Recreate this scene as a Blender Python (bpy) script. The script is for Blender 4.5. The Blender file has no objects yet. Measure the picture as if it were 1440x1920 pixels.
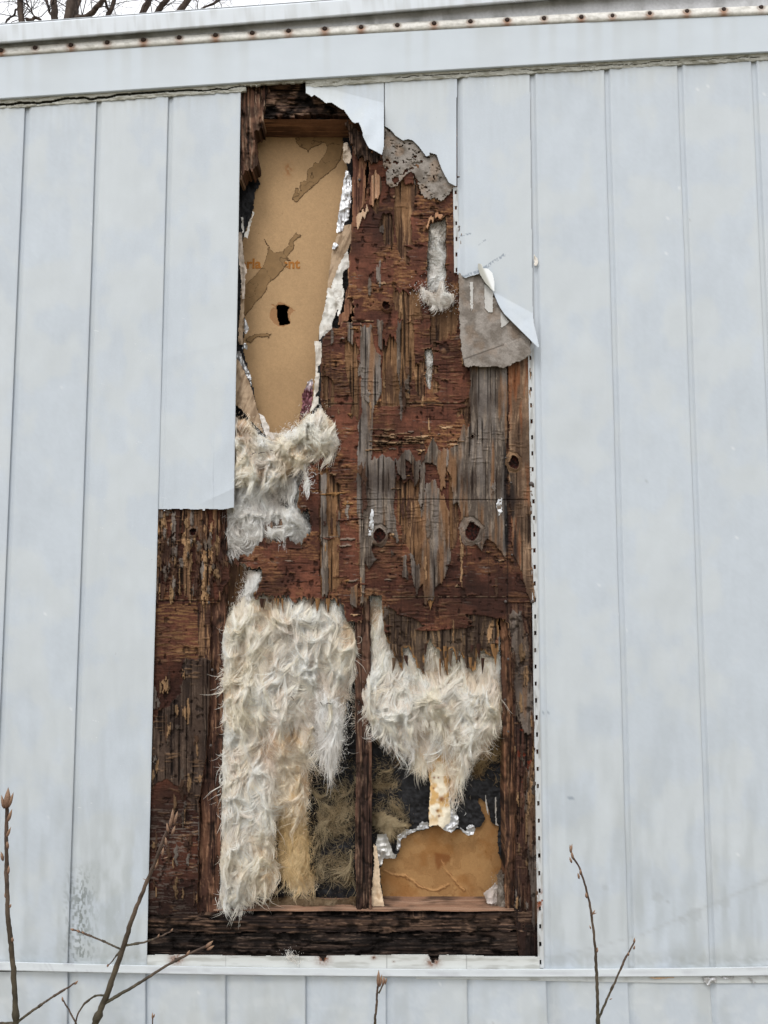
import bpy, math, random
import numpy as np
from mathutils import Vector
random.seed(7)
RNG = np.random.default_rng(11)
S = bpy.context.scene
COL = S.collection

# ------------------------------------------------------------------ camera
F = 1442.0; PITCH = math.radians(4.9); CAMY = -2.02; CAMZ = 1.6
cd = bpy.data.cameras.new('camera'); cam = bpy.data.objects.new('camera', cd); COL.objects.link(cam)
cam.location = (0, CAMY, CAMZ); cam.rotation_euler = (math.pi/2 + PITCH, 0, 0)
cd.sensor_fit = 'VERTICAL'; cd.sensor_height = 36; cd.sensor_width = 27; cd.lens = F/1920*36
cd.clip_start = 0.05; cd.clip_end = 500
S.camera = cam
# ------------------------------------------------------------------ light
SUN_EL = math.radians(52); SUN_AZ = math.radians(198)      # from the camera's side, a little left
w = bpy.data.worlds.new('World'); S.world = w; w.use_nodes = True
nt = w.node_tree; nt.nodes.clear()
sky = nt.nodes.new('ShaderNodeTexSky'); sky.sky_type = 'NISHITA'; sky.sun_disc = False
sky.sun_elevation = SUN_EL; sky.sun_rotation = SUN_AZ; sky.dust_density = 4; sky.air_density = 1.5
hs = nt.nodes.new('ShaderNodeHueSaturation'); hs.inputs['Saturation'].default_value = 0.16; hs.inputs['Value'].default_value = .4
bg = nt.nodes.new('ShaderNodeBackground'); bg.inputs['Strength'].default_value = 0.15
wo = nt.nodes.new('ShaderNodeOutputWorld')
cl = nt.nodes.new('ShaderNodeVectorMath'); cl.operation = 'ADD'; cl.inputs[1].default_value = (8.2, 8.25, 8.45)   # closed cloud cover over the clear sky
nt.links.new(sky.outputs[0], hs.inputs['Color']); nt.links.new(hs.outputs[0], cl.inputs[0]); nt.links.new(cl.outputs[0], bg.inputs[0]); nt.links.new(bg.outputs[0], wo.inputs[0])
sd = bpy.data.lights.new('sun', 'SUN'); sd.energy = 1.1; sd.angle = math.radians(16); sd.color = (1, .97, .93)
sun = bpy.data.objects.new('sun', sd); COL.objects.link(sun)
sun.rotation_euler = (math.radians(90)-SUN_EL, 0, math.radians(-18)); sun.location = (-2, -4, 6)
S.view_settings.view_transform = 'Standard'; S.view_settings.look = 'None'
S.view_settings.exposure = -0.17; S.view_settings.gamma = 1; S.view_settings.use_curve_mapping = False

# ------------------------------------------------------------------ helpers
cp_, sp_ = math.cos(PITCH), math.sin(PITCH)
def P(px, py, Y):
    """a point of the wall: the place that lies at photograph coordinates px, py and depth Y"""
    px = np.asarray(px, float); py = np.asarray(py, float)
    dx = (px-720)/F; dy = (960-py)/F
    vy = cp_ - dy*sp_; vz = sp_ + dy*cp_
    t = (Y-CAMY)/vy
    return np.stack(np.broadcast_arrays(dx*t, Y+0*t, CAMZ+vz*t), -1)
def K(ox, oy, s, pts): return [(ox+x/s, oy+y/s) for x, y in pts]
def lin(c):
    c = np.asarray(c, float)/255.0
    return np.where(c <= .04045, c/12.92, ((c+.055)/1.055)**2.4)
def C(r, g, b, k=1.0): return np.minimum(lin((r, g, b))*k, .9)
def _h(ix, iy, seed):
    ix = ix.astype(np.int64).astype(np.uint32); iy = iy.astype(np.int64).astype(np.uint32)
    n = ix*np.uint32(374761393) + iy*np.uint32(668265263) + np.uint32((seed*144665+977) & 0xffffffff)
    n = (n ^ (n >> np.uint32(13)))*np.uint32(1274126177)
    n = (n ^ (n >> np.uint32(16)))*np.uint32(2246822519)
    n ^= n >> np.uint32(15)
    return n.astype(np.float64)/4294967295.0
def noise(x, y, seed=0):
    x, y = np.broadcast_arrays(np.asarray(x, float), np.asarray(y, float))
    x0 = np.floor(x); y0 = np.floor(y); fx = x-x0; fy = y-y0
    fx = fx*fx*(3-2*fx); fy = fy*fy*(3-2*fy)
    a = _h(x0, y0, seed); b = _h(x0+1, y0, seed); c = _h(x0, y0+1, seed); d = _h(x0+1, y0+1, seed)
    return (a*(1-fx)+b*fx)*(1-fy) + (c*(1-fx)+d*fx)*fy
def fbm(x, y, o=4, seed=0, g=.5):
    s = 0; a = 1; t = 0
    for i in range(o):
        s = s + a*noise(x*2**i+17*i, y*2**i+31*i, seed+i); t += a; a *= g
    return s/t
def ridge(x, y, o=4, seed=0): 
    s = 0; a = 1; t = 0
    for i in range(o):
        s = s + a*(1-abs(2*noise(x*2**i+13*i, y*2**i+7*i, seed+i)-1)); t += a; a *= .5
    return s/t
def sst(a, b, x): t = np.clip((x-a)/(b-a), 0, 1); return t*t*(3-2*t)
def inp(X, Y, pts):
    ins = np.zeros(X.shape, bool); n = len(pts)
    xs = [p[0] for p in pts]; ys = [p[1] for p in pts]
    sub = (X >= min(xs)) & (X <= max(xs)) & (Y >= min(ys)) & (Y <= max(ys))
    x = X[sub]; y = Y[sub]; r = np.zeros(x.shape, bool)
    for i in range(n):
        x1, y1 = pts[i]; x2, y2 = pts[(i+1) % n]
        if y1 == y2: continue
        c = ((y1 > y) != (y2 > y)) & (x < (x2-x1)*(y-y1)/(y2-y1)+x1)
        r ^= c
    ins[sub] = r
    return ins
def blur(a, r, it=2):
    a = a.astype(float)
    for _ in range(it):
        for ax in (0, 1):
            p = np.pad(a, [(r+1, r) if k == ax else (0, 0) for k in (0, 1)], mode='constant')
            cs = np.cumsum(p, axis=ax)
            n = a.shape[ax]
            hi = np.take(cs, np.arange(2*r+1, 2*r+1+n), axis=ax); lo = np.take(cs, np.arange(0, n), axis=ax)
            a = (hi-lo)/(2*r+1)
    return a
def mix(a, b, t):
    t = np.asarray(t)[..., None]
    return a*(1-t)+b*t

def material(name, build=None, rough=.8, metallic=0.0, attr=True, color=(.5, .5, .5), mott=.12, mscale=60, bump=.15, bscale=300, stretch=(1, 1, 1), spec=.3, trans=0.0):
    m = bpy.data.materials.new(name); m.use_nodes = True; n = m.node_tree; L = n.links
    b = n.nodes['Principled BSDF']
    b.inputs['Roughness'].default_value = rough; b.inputs['Metallic'].default_value = metallic
    b.inputs['Specular IOR Level'].default_value = spec
    tc = n.nodes.new('ShaderNodeTexCoord'); mp = n.nodes.new('ShaderNodeMapping'); mp.inputs['Scale'].default_value = stretch
    L.new(tc.outputs['Object'], mp.inputs[0])
    nz = n.nodes.new('ShaderNodeTexNoise'); nz.inputs['Scale'].default_value = mscale; nz.inputs['Detail'].default_value = 6
    L.new(mp.outputs[0], nz.inputs['Vector'])
    mr = n.nodes.new('ShaderNodeMapRange'); mr.inputs['From Min'].default_value = .3; mr.inputs['From Max'].default_value = .7
    mr.inputs['To Min'].default_value = 1-mott; mr.inputs['To Max'].default_value = 1+mott
    L.new(nz.outputs['Fac'], mr.inputs['Value'])
    vm = n.nodes.new('ShaderNodeVectorMath'); vm.operation = 'SCALE'
    if attr:
        at = n.nodes.new('ShaderNodeAttribute'); at.attribute_name = 'Col'; L.new(at.outputs['Color'], vm.inputs[0])
    else:
        vm.inputs[0].default_value = color
    L.new(mr.outputs[0], vm.inputs['Scale'])
    L.new(vm.outputs[0], b.inputs['Base Color'])
    if bump:
        n2 = n.nodes.new('ShaderNodeTexNoise'); n2.inputs['Scale'].default_value = bscale; n2.inputs['Detail'].default_value = 4
        L.new(mp.outputs[0], n2.inputs['Vector'])
        bp = n.nodes.new('ShaderNodeBump'); bp.inputs['Strength'].default_value = bump; bp.inputs['Distance'].default_value = .002
        L.new(n2.outputs['Fac'], bp.inputs['Height']); L.new(bp.outputs[0], b.inputs['Normal'])
    if trans:
        tr = n.nodes.new('ShaderNodeBsdfTranslucent'); mx = n.nodes.new('ShaderNodeMixShader'); mx.inputs[0].default_value = trans
        L.new(vm.outputs[0], tr.inputs['Color']); L.new(b.outputs[0], mx.inputs[1]); L.new(tr.outputs[0], mx.inputs[2])
        L.new(mx.outputs[0], n.nodes['Material Output'].inputs['Surface'])
    return m
M_SID = material('painted_aluminium', rough=.55, mott=.02, mscale=14, bump=.1, bscale=500, spec=.35)
M_WOOD = material('weathered_wood', rough=.85, mott=.12, mscale=220, bump=.3, bscale=400, spec=.2)
M_WOOL = material('mineral_wool', rough=1.0, mott=.05, mscale=120, bump=.5, bscale=420, spec=.0, trans=.3)
M_FELT = material('grey_felt', rough=1.0, mott=.08, mscale=260, bump=.6, bscale=450, spec=.1)
M_FOIL = material('aluminium_foil', rough=.42, metallic=.55, mott=.06, mscale=80, bump=.3, bscale=200, spec=.5)
M_PAPER = material('torn_paper', rough=.8, mott=.08, mscale=150, bump=.3, bscale=350, spec=.2)
M_BOARD = material('hardboard_back', rough=.75, mott=.07, mscale=350, bump=.15, bscale=700, spec=.2)
M_BLACK = material('tar_paper', rough=.6, mott=.3, mscale=90, bump=.6, bscale=200, spec=.25)
M_GALV = material('weathered_metal', rough=.65, metallic=.0, mott=.1, mscale=120, bump=.2, bscale=500, spec=.4)
M_BARK = material('bark', rough=.95, mott=.35, mscale=40, bump=1, bscale=60, stretch=(1, 1, .3), spec=.1)
M_TWIG = material('twig_bark', rough=.6, mott=.2, mscale=300, bump=.4, bscale=600, spec=.3)
M_GROUND = material('leafy_ground', attr=False, color=(.16, .14, .09), rough=1, mott=.5, mscale=6, bump=1, bscale=30)
M_ROOF = material('roof_membrane', attr=False, color=(.35, .36, .37), rough=.8, mott=.2, mscale=5)
M_ROOM = material('dark_room', attr=False, color=(.03, .027, .025), rough=1, mott=.2, mscale=3)  # near-black colour stands in for the darkness of the room
M_RUST = material('rusty_screw', attr=False, color=(.035, .018, .012), rough=.7, mott=.4, mscale=500)
M_NAIL = material('grey_nail', attr=False, color=(.09, .075, .07), rough=.5, metallic=.4, mott=.3, mscale=400)
M_INK = material('brown_ink', attr=False, color=C(172, 110, 40)*.85, rough=.7, mott=.15, mscale=300, bump=0)

class Acc:
    def __init__(s): s.v = []; s.q = []; s.t = []; s.c = []; s.n = 0
    def add(s, v, quads=None, tris=None, col=(.5, .5, .5)):
        v = np.asarray(v, float).reshape(-1, 3); n = len(v)
        c = np.asarray(col, float)
        c = np.broadcast_to(c, (n, 3)) if c.ndim == 1 else c.reshape(-1, 3)
        s.v.append(v); s.c.append(c)
        if quads is not None and len(quads): s.q.append(np.asarray(quads, np.int64).reshape(-1, 4)+s.n)
        if tris is not None and len(tris): s.t.append(np.asarray(tris, np.int64).reshape(-1, 3)+s.n)
        s.n += n
    def grid(s, pts, col, close=False):
        """pts (R,K,3) lofted"""
        R, Kk = pts.shape[:2]
        idx = np.arange(R*Kk).reshape(R, Kk)
        if close: idx = np.concatenate([idx, idx[:, :1]], 1)
        q = np.stack([idx[:-1, :-1], idx[1:, :-1], idx[1:, 1:], idx[:-1, 1:]], -1).reshape(-1, 4)
        s.add(pts, q, col=col)
    def tube(s, pts, rad, col, sides=7, wob=0):
        pts = np.asarray(pts, float); n = len(pts); rad = np.asarray(rad, float)
        T = np.gradient(pts, axis=0); T /= np.linalg.norm(T, axis=1)[:, None]+1e-9
        ref = np.array([0, 1, 0.]) if abs(T[:, 1]).mean() < .8 else np.array([1., 0, 0])
        A = np.cross(T, ref); A /= np.linalg.norm(A, axis=1)[:, None]+1e-9; B = np.cross(T, A)
        th = np.linspace(0, 2*np.pi, sides, endpoint=False)
        r = rad[:, None]*(1+wob*(RNG.random((n, sides))-.5))
        g = pts[:, None] + r[..., None]*(np.cos(th)[None, :, None]*A[:, None]+np.sin(th)[None, :, None]*B[:, None])
        c = np.asarray(col, float)
        if c.ndim == 2: c = np.repeat(c[:, None], sides, 1)
        s.grid(g, c, close=True)
        for e, k in ((0, 1), (n-1, -1)):
            base = s.n - n*sides + e*sides
            cc = c if c.ndim == 1 else c[e, 0]
            ring = np.arange(sides); nx = (ring+1) % sides
            s.v.append(pts[e][None]); s.c.append(np.asarray(cc, float).reshape(1, 3))
            s.t.append(np.stack([base+ring, base+nx, np.full(sides, s.n)], -1)); s.n += 1
            # keep bases right for the second cap
            if e == 0: s.n_fix = 1; n_off = 1; s._shift = True
            if e == 0:
                base0 = base
                # second cap base
                last = base0+(n-1)*sides
                s.v.append(pts[-1][None]); s.c.append(np.asarray(c if c.ndim == 1 else c[-1, 0], float).reshape(1, 3))
                s.t.append(np.stack([last+ring, last+nx, np.full(sides, s.n)], -1)); s.n += 1
                break
    def build(s, name, m, parent=None, smooth=True):
        v = np.concatenate(s.v); c = np.concatenate(s.c)
        q = np.concatenate(s.q) if s.q else np.zeros((0, 4), np.int64); t = np.concatenate(s.t) if s.t else np.zeros((0, 3), np.int64)
        me = bpy.data.meshes.new(name)
        me.vertices.add(len(v)); me.vertices.foreach_set('co', v.astype(np.float32).ravel())
        loops = np.concatenate([q.ravel(), t.ravel()]).astype(np.int32)
        me.loops.add(len(loops)); me.loops.foreach_set('vertex_index', loops)
        nf = len(q)+len(t); me.polygons.add(nf)
        st = np.concatenate([np.arange(len(q))*4, len(q)*4+np.arange(len(t))*3]).astype(np.int32)
        me.polygons.foreach_set('loop_start', st)
        me.polygons.foreach_set('use_smooth', np.full(nf, smooth))
        a = me.attributes.new('Col', 'FLOAT_COLOR', 'POINT')
        a.data.foreach_set('color', np.concatenate([np.clip(c, 0, .95), np.ones((len(c), 1))], 1).astype(np.float32).ravel())
        me.update(calc_edges=True); me.materials.append(m)
        o = bpy.data.objects.new(name, me); COL.objects.link(o)
        if parent: o.parent = parent
        return o

def heightsheet(acc, X, Y, D, mask, col, thick=.002, wallcol=None, solid=False):
    """turn a raster of the wall (X, Y photograph coordinates, depth D) into a solid sheet with torn edges"""
    f = mask[:-1, :-1] & mask[1:, :-1] & mask[1:, 1:] & mask[:-1, 1:]
    idx = np.arange(X.size).reshape(X.shape)
    q = np.stack([idx[:-1, :-1], idx[1:, :-1], idx[1:, 1:], idx[:-1, 1:]], -1)[f]
    used = np.zeros(X.size, bool); used[q.ravel()] = True
    if not used.any(): return
    rm = np.cumsum(used)-1; q = rm[q]
    pts = P(X.ravel()[used], Y.ravel()[used], D.ravel()[used])
    cc = np.broadcast_to(np.asarray(col, float), X.shape+(3,)).reshape(-1, 3)[used]
    n = len(pts)
    e = np.concatenate([q[:, [0, 1]], q[:, [1, 2]], q[:, [2, 3]], q[:, [3, 0]]])
    key = np.minimum(e[:, 0], e[:, 1])*(n+1)+np.maximum(e[:, 0], e[:, 1])
    _, first, cnt = np.unique(key, return_index=True, return_counts=True)
    be = e[first[cnt == 1]]
    acc.add(pts, q, col=cc)
    bv = np.unique(be); rb = np.full(n, -1); rb[bv] = np.arange(len(bv))
    fr = pts[bv]; bk = fr+np.array([0, thick, 0])
    wc = cc[bv] if wallcol is None else np.broadcast_to(np.asarray(wallcol, float), (len(bv), 3))
    a, b = rb[be[:, 0]], rb[be[:, 1]]; m = len(bv)
    acc.add(np.concatenate([fr, bk]), np.stack([b, a, a+m, b+m], -1), col=np.concatenate([wc, wc]))
    if solid: acc.add(pts+np.array([0, thick, 0]), q[:, ::-1], col=cc)
def raster(x0, x1, y0, y1, st):
    xs = np.arange(x0, x1+st, st); ys = np.arange(y0, y1+st, st)
    return np.meshgrid(xs, ys)
def bbox(pts, m=0):
    a = np.array(pts); return a[:, 0].min()-m, a[:, 0].max()+m, a[:, 1].min()-m, a[:, 1].max()+m

def empty(name, loc, label=None, cat=None, group=None):
    o = bpy.data.objects.new(name, None); COL.objects.link(o); o.location = loc; o.empty_display_size = .1
    if label: o['label'] = label; o['category'] = cat
    if group: o['group'] = group
    return o
def tag(o, label, cat, group=None):
    o['label'] = label; o['category'] = cat
    if group: o['group'] = group
    return o
HOME = empty('mobile_home', (0, 0, 0), 'white metal clad mobile home wall with a large torn open hole showing rotten wood', 'mobile home')

# ------------------------------------------------------------------ setting: ground
g = Acc()
gx, gy = np.meshgrid(np.linspace(-60, 60, 61), np.linspace(-40, 90, 66))
gz = 0.15*(fbm(gx/9, gy/9, 3, 5)-.5)*sst(3, 12, np.hypot(gx, gy))
g.grid(np.stack([gx, gy, gz], -1).transpose(1, 0, 2), (.2, .2, .2))
go = g.build('ground', M_GROUND); go['kind'] = 'structure'

# ------------------------------------------------------------------ lines of the wall
def curve(pts, d=2):
    a = np.array(pts, float); k = np.polyfit(a[:, 0], a[:, 1], d)
    return lambda x: np.polyval(k, x)
trim_top = curve([(0, 47), (640, 0)], 1)
trim_bot = curve([(0, 80), (400, 48.5), (720, 22), (960, 3)])
rail_top = curve([(0, 90), (400, 63), (720, 43), (960, 32), (1440, 10)])
rail_bot = curve([(0, 107), (400, 80), (720, 61), (960, 50), (1440, 28)])
fas_bot = curve([(0, 185), (400, 158), (720, 139), (960, 123), (1440, 97)])
pan_top = curve([(47, 197), (181, 188), (316, 179), (452, 167), (720, 151), (857, 143), (992, 136), (1133, 127), (1270, 119), (1410, 111)])
belt_top = curve([(0, 1802), (275, 1811), (420, 1814), (720, 1816), (1020, 1816), (1440, 1813)])
belt_bot = curve([(0, 1819), (275, 1826), (420, 1829), (720, 1831), (1020, 1831), (1440, 1830)])
SEAM = [((-223, 214), (-324, 1803)), ((-88, 206), (-172, 1803)), ((47, 197), (-20, 1803)), ((181, 187), (126, 1803)), ((316, 178), (275, 1811)), ((452, 166), (424, 1814)),
        ((585, 158), (573, 1815)), ((719, 150), (724, 1816)), ((857, 142), (876, 1816)), ((993, 136), (1022, 1816)),
        ((1133, 127), (1178, 1815)), ((1270, 120), (1330, 1814)), ((1408, 112), (1482, 1812)), ((1546, 104), (1636, 1811)), ((1686, 96), (1792, 1810))]
def seam(i, y):
    (x0, y0), (x1, y1) = SEAM[i]
    s = x0+(x1-x0)*(y-y0)/(y1-y0)
    return s + 1.6*(noise(y/260., i*7.3, 3)-.5)
WHITE = C(187, 195, 203)*1.0
def paint(X, Y, seed):
    """sprayed off-white paint with chalking, grime low down and small marks"""
    base = np.ones(X.shape+(3,))*WHITE
    n = fbm(X/90, Y/160, 4, seed); n2 = fbm(X/8, Y/60, 3, seed+9)
    base = base*(1+.10*(n-.5)+.05*(n2-.5)+.05*(noise(X/1.5, Y/1.5, seed+2)-.5))[..., None]
    base = mix(base, C(196, 201, 202), sst(.42, .62, fbm(X/55, Y/75, 4, seed+30))*.5)
    low = sst(1100, 1790, Y)*sst(.35, .75, fbm(X/16, Y/90, 4, seed+33)); base = mix(base, C(158, 164, 165), low*.38*(Y < 1815))
    fo = sst(1770, 1808, Y)*(Y < 1816)*fbm(X/8, Y/6, 3, seed+35); base = mix(base, C(120, 122, 116), fo*.5)
    scr = (noise(X/50+Y/17., (Y-X*.3)/1.4, seed+40) > .972)*sst(.6, .7, noise(X/60, Y/60, seed+41)); base = mix(base, C(226, 228, 230), scr*.5)
    g = sst(.52, .75, fbm(X/40, Y/120, 4, seed+3))*sst(1250, 1800, Y)*.22
    base = mix(base, C(150, 152, 145), g)
    sp = (noise(X/3.1, Y/3.1, seed+21) > .994)*.3
    base = mix(base, C(120, 120, 115), sp)
    top = np.exp(-(Y-pan_top(X))/7.0)*.5*fbm(X/9, Y/9, 3, seed+4)+np.exp(-(Y-pan_top(X))/30.0)*.25*noise(X/5, Y/50, seed+5)
    base = mix(base, C(140, 138, 122), np.clip(top, 0, 1)*(Y > 100))
    # mildew beside the second seam from the left
    m = np.exp(-((X-148)/26)**2)*sst(1600, 1680, Y)*(Y < 1802)
    k = sst(.50, .62, fbm(X/3, Y/7, 4, 77))*m + .25*m*sst(.3, .7, fbm(X/20, Y/40, 3, 70))
    base = mix(base, C(118, 124, 122), np.clip(k*.75, 0, 1))
    m2 = np.exp(-((X-205)/50)**2)*sst(1500, 1640, Y)*sst(.35, .7, fbm(X/20, Y/40, 3, 79))*.3
    base = mix(base, C(140, 146, 140), m2*(X < 280))
    # damp finger marks and a scuffed line, lower right
    for cx, cy, r in ((1134, 1664, 6), (1234, 1683, 9), (1302, 1714, 12), (1279, 1725, 7), (1359, 1695, 9)):
        base = mix(base, C(170, 176, 180), (np.hypot((X-cx)/1.15, Y-cy)+3*(noise(X/4, Y/4, 5)-.5) < r)*.6)
    ln = np.exp(-((Y-(1798-(X-1030)*.26-np.maximum(X-1200, 0)*.17)) / (1.5+np.maximum(X-1150, 0)/90))**2)*((X > 1035))
    base = mix(base, C(168, 173, 176), ln*.5)
    for x0, y0, x1, y1, wd in ((864, 442, 882, 438, 1.6), (898, 458, 912, 448, 1.5), (905, 505, 945, 478, 3.0), (868, 518, 900, 508, 2.5), (1012, 1338, 1040, 1334, 1.2), (1060, 1498, 1095, 1494, 1.2)):
        dx, dy = x1-x0, y1-y0; L2 = dx*dx+dy*dy
        t = np.clip(((X-x0)*dx+(Y-y0)*dy)/L2, 0, 1)
        d = np.hypot(X-x0-t*dx, Y-y0-t*dy)
        base = mix(base, C(130, 140, 152), (d < wd)*sst(.35, .6, noise(X/2, Y/2, 40))*.8)
    return base

def flange(x_fn, y0, y1, wpx, Y, parent, first):
    """nailing strip with punched slots"""
    X, Yy = raster(x_fn(y0)-wpx-14, x_fn(y1)+14, y0, y1, 1.0)
    # follow the seam: shear the raster
    off = x_fn(Yy)
    U = np.linspace(0, 1, 15)[None, :]; ys = np.arange(y0, y1, 1.0)[:, None]
    xr = x_fn(ys); XX = xr-wpx+U*wpx; YY = ys+0*U
    sp = 30.2*(1+(YY-1084)*.00006)
    ph = ((YY-first)/sp) % 1.0
    slot = (abs(ph-.5) < .115) & (abs(U-.46+.05*np.sin(YY/90.)) < .15)
    a = Acc(); c = mix(np.ones(XX.shape+(3,))*C(190, 193, 194), C(140, 138, 132), sst(.5, .75, fbm(XX/4, YY/22, 3, 61))*.6)
    if y1 > 1500:
        r = np.exp(-((YY-1690)/16)**2)*sst(.35, .6, fbm(XX/4, YY/8, 3, 6))
        c = mix(c, C(120, 62, 30), np.clip(r*1.3, 0, 1))
    D = Y+0*XX
    heightsheet(a, XX, YY, D, ~slot, c, thick=.004)
    return a.build('nailing_flange', M_SID, parent)

def siding(i, ytop, ybot, name='siding_panel', mask=None, depth=None, st=5.0, seed=None, label=None, fine=False):
    seed = i*13+5 if seed is None else seed
    ys = np.arange(0, 1.0001, 1/max(2, int((1816-140)/st)) if not fine else 1/1150)
    u = np.concatenate([[-.02, .0, .012, .03, .055, .075, .09], np.linspace(.12, .94, 24 if not fine else 110), [.965, .985, .997, 1.0, 1.0]])
    prof = np.interp(u, [-.02, 0, .012, .055, .075, .09, .12, .965, .985, 1.0], [.0072, .0072, .0068, .0056, .0002, -.0010, 0, 0, -.0009, .0006])
    prof[-1] = .0066
    U, V = np.meshgrid(u, ys)
    if callable(ytop):
        xm = (SEAM[i][0][0]+SEAM[i+1][0][0])/2
        y0 = ytop(xm+(U-.5)*135)
    else: y0 = ytop
    if callable(ybot):
        xm = (SEAM[i][1][0]+SEAM[i+1][1][0])/2
        y1 = ybot(xm+(U-.5)*150)
    else: y1 = ybot
    YY = y0+(y1-y0)*V
    a0 = seam(i, YY); a1 = seam(i+1, YY); XX = a0+(a1-a0)*U
    oil = (fbm(XX/60, YY/120, 3, seed)-.5)*.0060*sst(.08, .25, U)*sst(1, .85, U)
    D = np.broadcast_to(prof, U.shape)+oil-.0
    if depth is not None: D = depth(XX, YY, D)
    c = paint(XX, YY, seed)
    # groove floor coloured a darker grey
    c = mix(c, C(158, 161, 165), (U < .004)*.5)
    a = Acc()
    if mask is None:
        q = P(XX, YY, D); a.grid(q.transpose(1, 0, 2), c.transpose(1, 0, 2))
        # folded bottom and back return
        b = np.stack([q[-1], q[-1]+np.array([0, .006, 0])]); a.grid(b.transpose(1, 0, 2), np.stack([c[-1], c[-1]]).transpose(1, 0, 2))
    else:
        heightsheet(a, XX, YY, D, mask(XX, YY), c, thick=.0011, solid=False)
    o = a.build(name, M_SID, HOME)
    if label: o['label'] = label
    return o

up = lambda x: pan_top(x)
dn = lambda x: belt_top(x)+2
for i in (0, 1, 2, 3, 9, 10, 11, 12, 13):
    if i == 9: continue
    siding(i, up, dn, fine=(i == 3))
siding(9, up, dn)
# fourth panel from the left: cut off at half height, edge nicked, sheet buckled
def cut_mask(X, Y):
    return Y < 954+2.2*noise(X/9, 0, 4)+1.5*(abs(X-340) < 3)-3*sst(420, 436, X)+3.0*(noise(X/3, 2, 9) > .8)
def buckle(X, Y, D):
    c1 = abs((Y-(800+(X-310)*1.1)))/60; c2 = abs(Y-(942-(X-380)*.45))/22; c3 = abs(Y-(672-(X-310)*.25))/30
    d = D-.0018*np.exp(-c1)*sst(600, 800, Y)*(X < 400)-.0010*np.exp(-c3)-.003*np.exp(-c2)*sst(370, 400, X)
    return d-.010*sst(500, 954, Y)*sst(316, 440, X) - .004*sst(300, 950, Y)
siding(4, up, 962, mask=cut_mask, depth=buckle, fine=True, label='white siding panel cut off halfway down, buckled at its lower edge')
# torn panel left of the hole's top
K4 = lambda p: K(640, 140, 3.4275, p)
tornA = K(420, 140, 4.5, [(690, 40), (688, 155), (712, 168), (740, 190), (760, 172), (812, 205), (860, 245), (880, 238), (910, 240), (985, 290), (1010, 300), (1045, 350), (1080, 400), (1105, 410), (1135, 405), (1150, 440), (1165, 480), (1170, 520), (1180, 545), (1220, 620), (1270, 645), (1334, 680), (1352, 600), (1352, 0)])
def foldA(X, Y, D):
    fy = 158+(X-584)*.258
    t = np.maximum(Y-fy, 0)
    return D*(t < 4) - .004*(ridge(X/38, Y/30, 2, 5)-.5)*sst(0, 30, t) - t*.00050 - .010*sst(0, 60, t)*sst(584, 700, X) + .0025*np.sin(X/9.+Y/14.)*sst(10, 60, t)
def sheet(name, poly, Yd, colf, mat, step=1.1, thick=.0015, jag=0.0, jf=4.0, parent=HOME, dfn=None, solid=False, holes=None, seed=1, label=None, wallcol=None, acc=None):
    x0, x1, y0, y1 = bbox(poly, 6)
    X, Y = raster(x0, x1, y0, y1, step)
    Xw = X+jag*(fbm(X/jf, Y/jf, 2, seed)-.5)*2; Yw = Y+jag*(fbm(X/jf, Y/jf, 2, seed+50)-.5)*2
    m = inp(Xw, Yw, poly)
    if holes is not None: m &= ~holes(Xw, Yw)
    D = np.full(X.shape, float(Yd))
    if dfn: D = dfn(X, Y, D)
    c = colf(X, Y) if callable(colf) else np.ones(X.shape+(3,))*colf
    a = acc or Acc(); heightsheet(a, X, Y, D, m, c, thick, wallcol, solid)
    if acc: return None
    o = a.build(name, mat, parent)
    if label: o['label'] = label
    return o
pt = sheet('siding_panel', tornA, 0, lambda X, Y: paint(X, Y, 66), M_SID, dfn=foldA, holes=lambda X, Y: (Y < pan_top(X)), thick=.001, solid=True, label='torn siding panel bent outward under the fascia')
# its punched edge
sheet('nailing_flange', [(573, 156), (582, 157), (586, 183), (573, 175)], .004, C(228, 229, 230), M_SID, parent=pt, solid=True,
      holes=lambda X, Y: (abs(X-577) < 1.5) & ((abs(Y-160) < 2.0) | (abs(Y-169) < 2.0)))
tornB = K4([(274, -10), (275, 330), (310, 352), (350, 395), (395, 425), (430, 416), (460, 425), (490, 455), (520, 495), (545, 528), (570, 520), (568, 503), (610, 515), (640, 600), (665, 650), (690, 695), (742, 722), (744, -10)])
def dB(X, Y, D): 
    return D-.004*sst(230, 340, Y)*sst(760, 840, X)+(seam(7, Y)+2 > X)*.009
sheet('siding_panel', tornB, 0, lambda X, Y: paint(X, Y, 71), M_SID, dfn=dB, holes=lambda X, Y: (Y < pan_top(X)), thick=.001, solid=True, label='siding panel torn along a jagged diagonal')
tornC = K4([(744, -10), (745, 1285), (770, 1292), (795, 1310), (830, 1296), (860, 1290), (890, 1278), (925, 1330), (975, 1402), (1000, 1460), (1020, 1500), (1050, 1545), (1080, 1572), (1150, 1642), (1262, 1757), (1275, 1752), (1238, 1590), (1233, 1526), (1222, 800), (1212, -20)])
def dC(X, Y, D):
    fy = 548+(X-927)*.55
    t = np.maximum(Y-fy, 0)*sst(905, 935, X)
    e = seam(8, Y)
    groove = np.interp(X-e, [0, 1.5, 10, 12], [.009, .0085, .001, 0])
    return D + groove - .004*(ridge(X/34, Y/30, 2, 15)-.5)*sst(0, 25, t) - t*.00055 - .004*np.exp(-((Y-500)/40)**2)*sst(940, 880, X) - .0015*np.sin(X/13)*sst(5, 30, t)
pc = sheet('siding_panel', tornC, 0, lambda X, Y: paint(X, Y, 83), M_SID, dfn=dC, holes=lambda X, Y: (Y < pan_top(X)), thick=.001, solid=True, label='siding panel torn off at shoulder height with a bent sharp corner')
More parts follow.
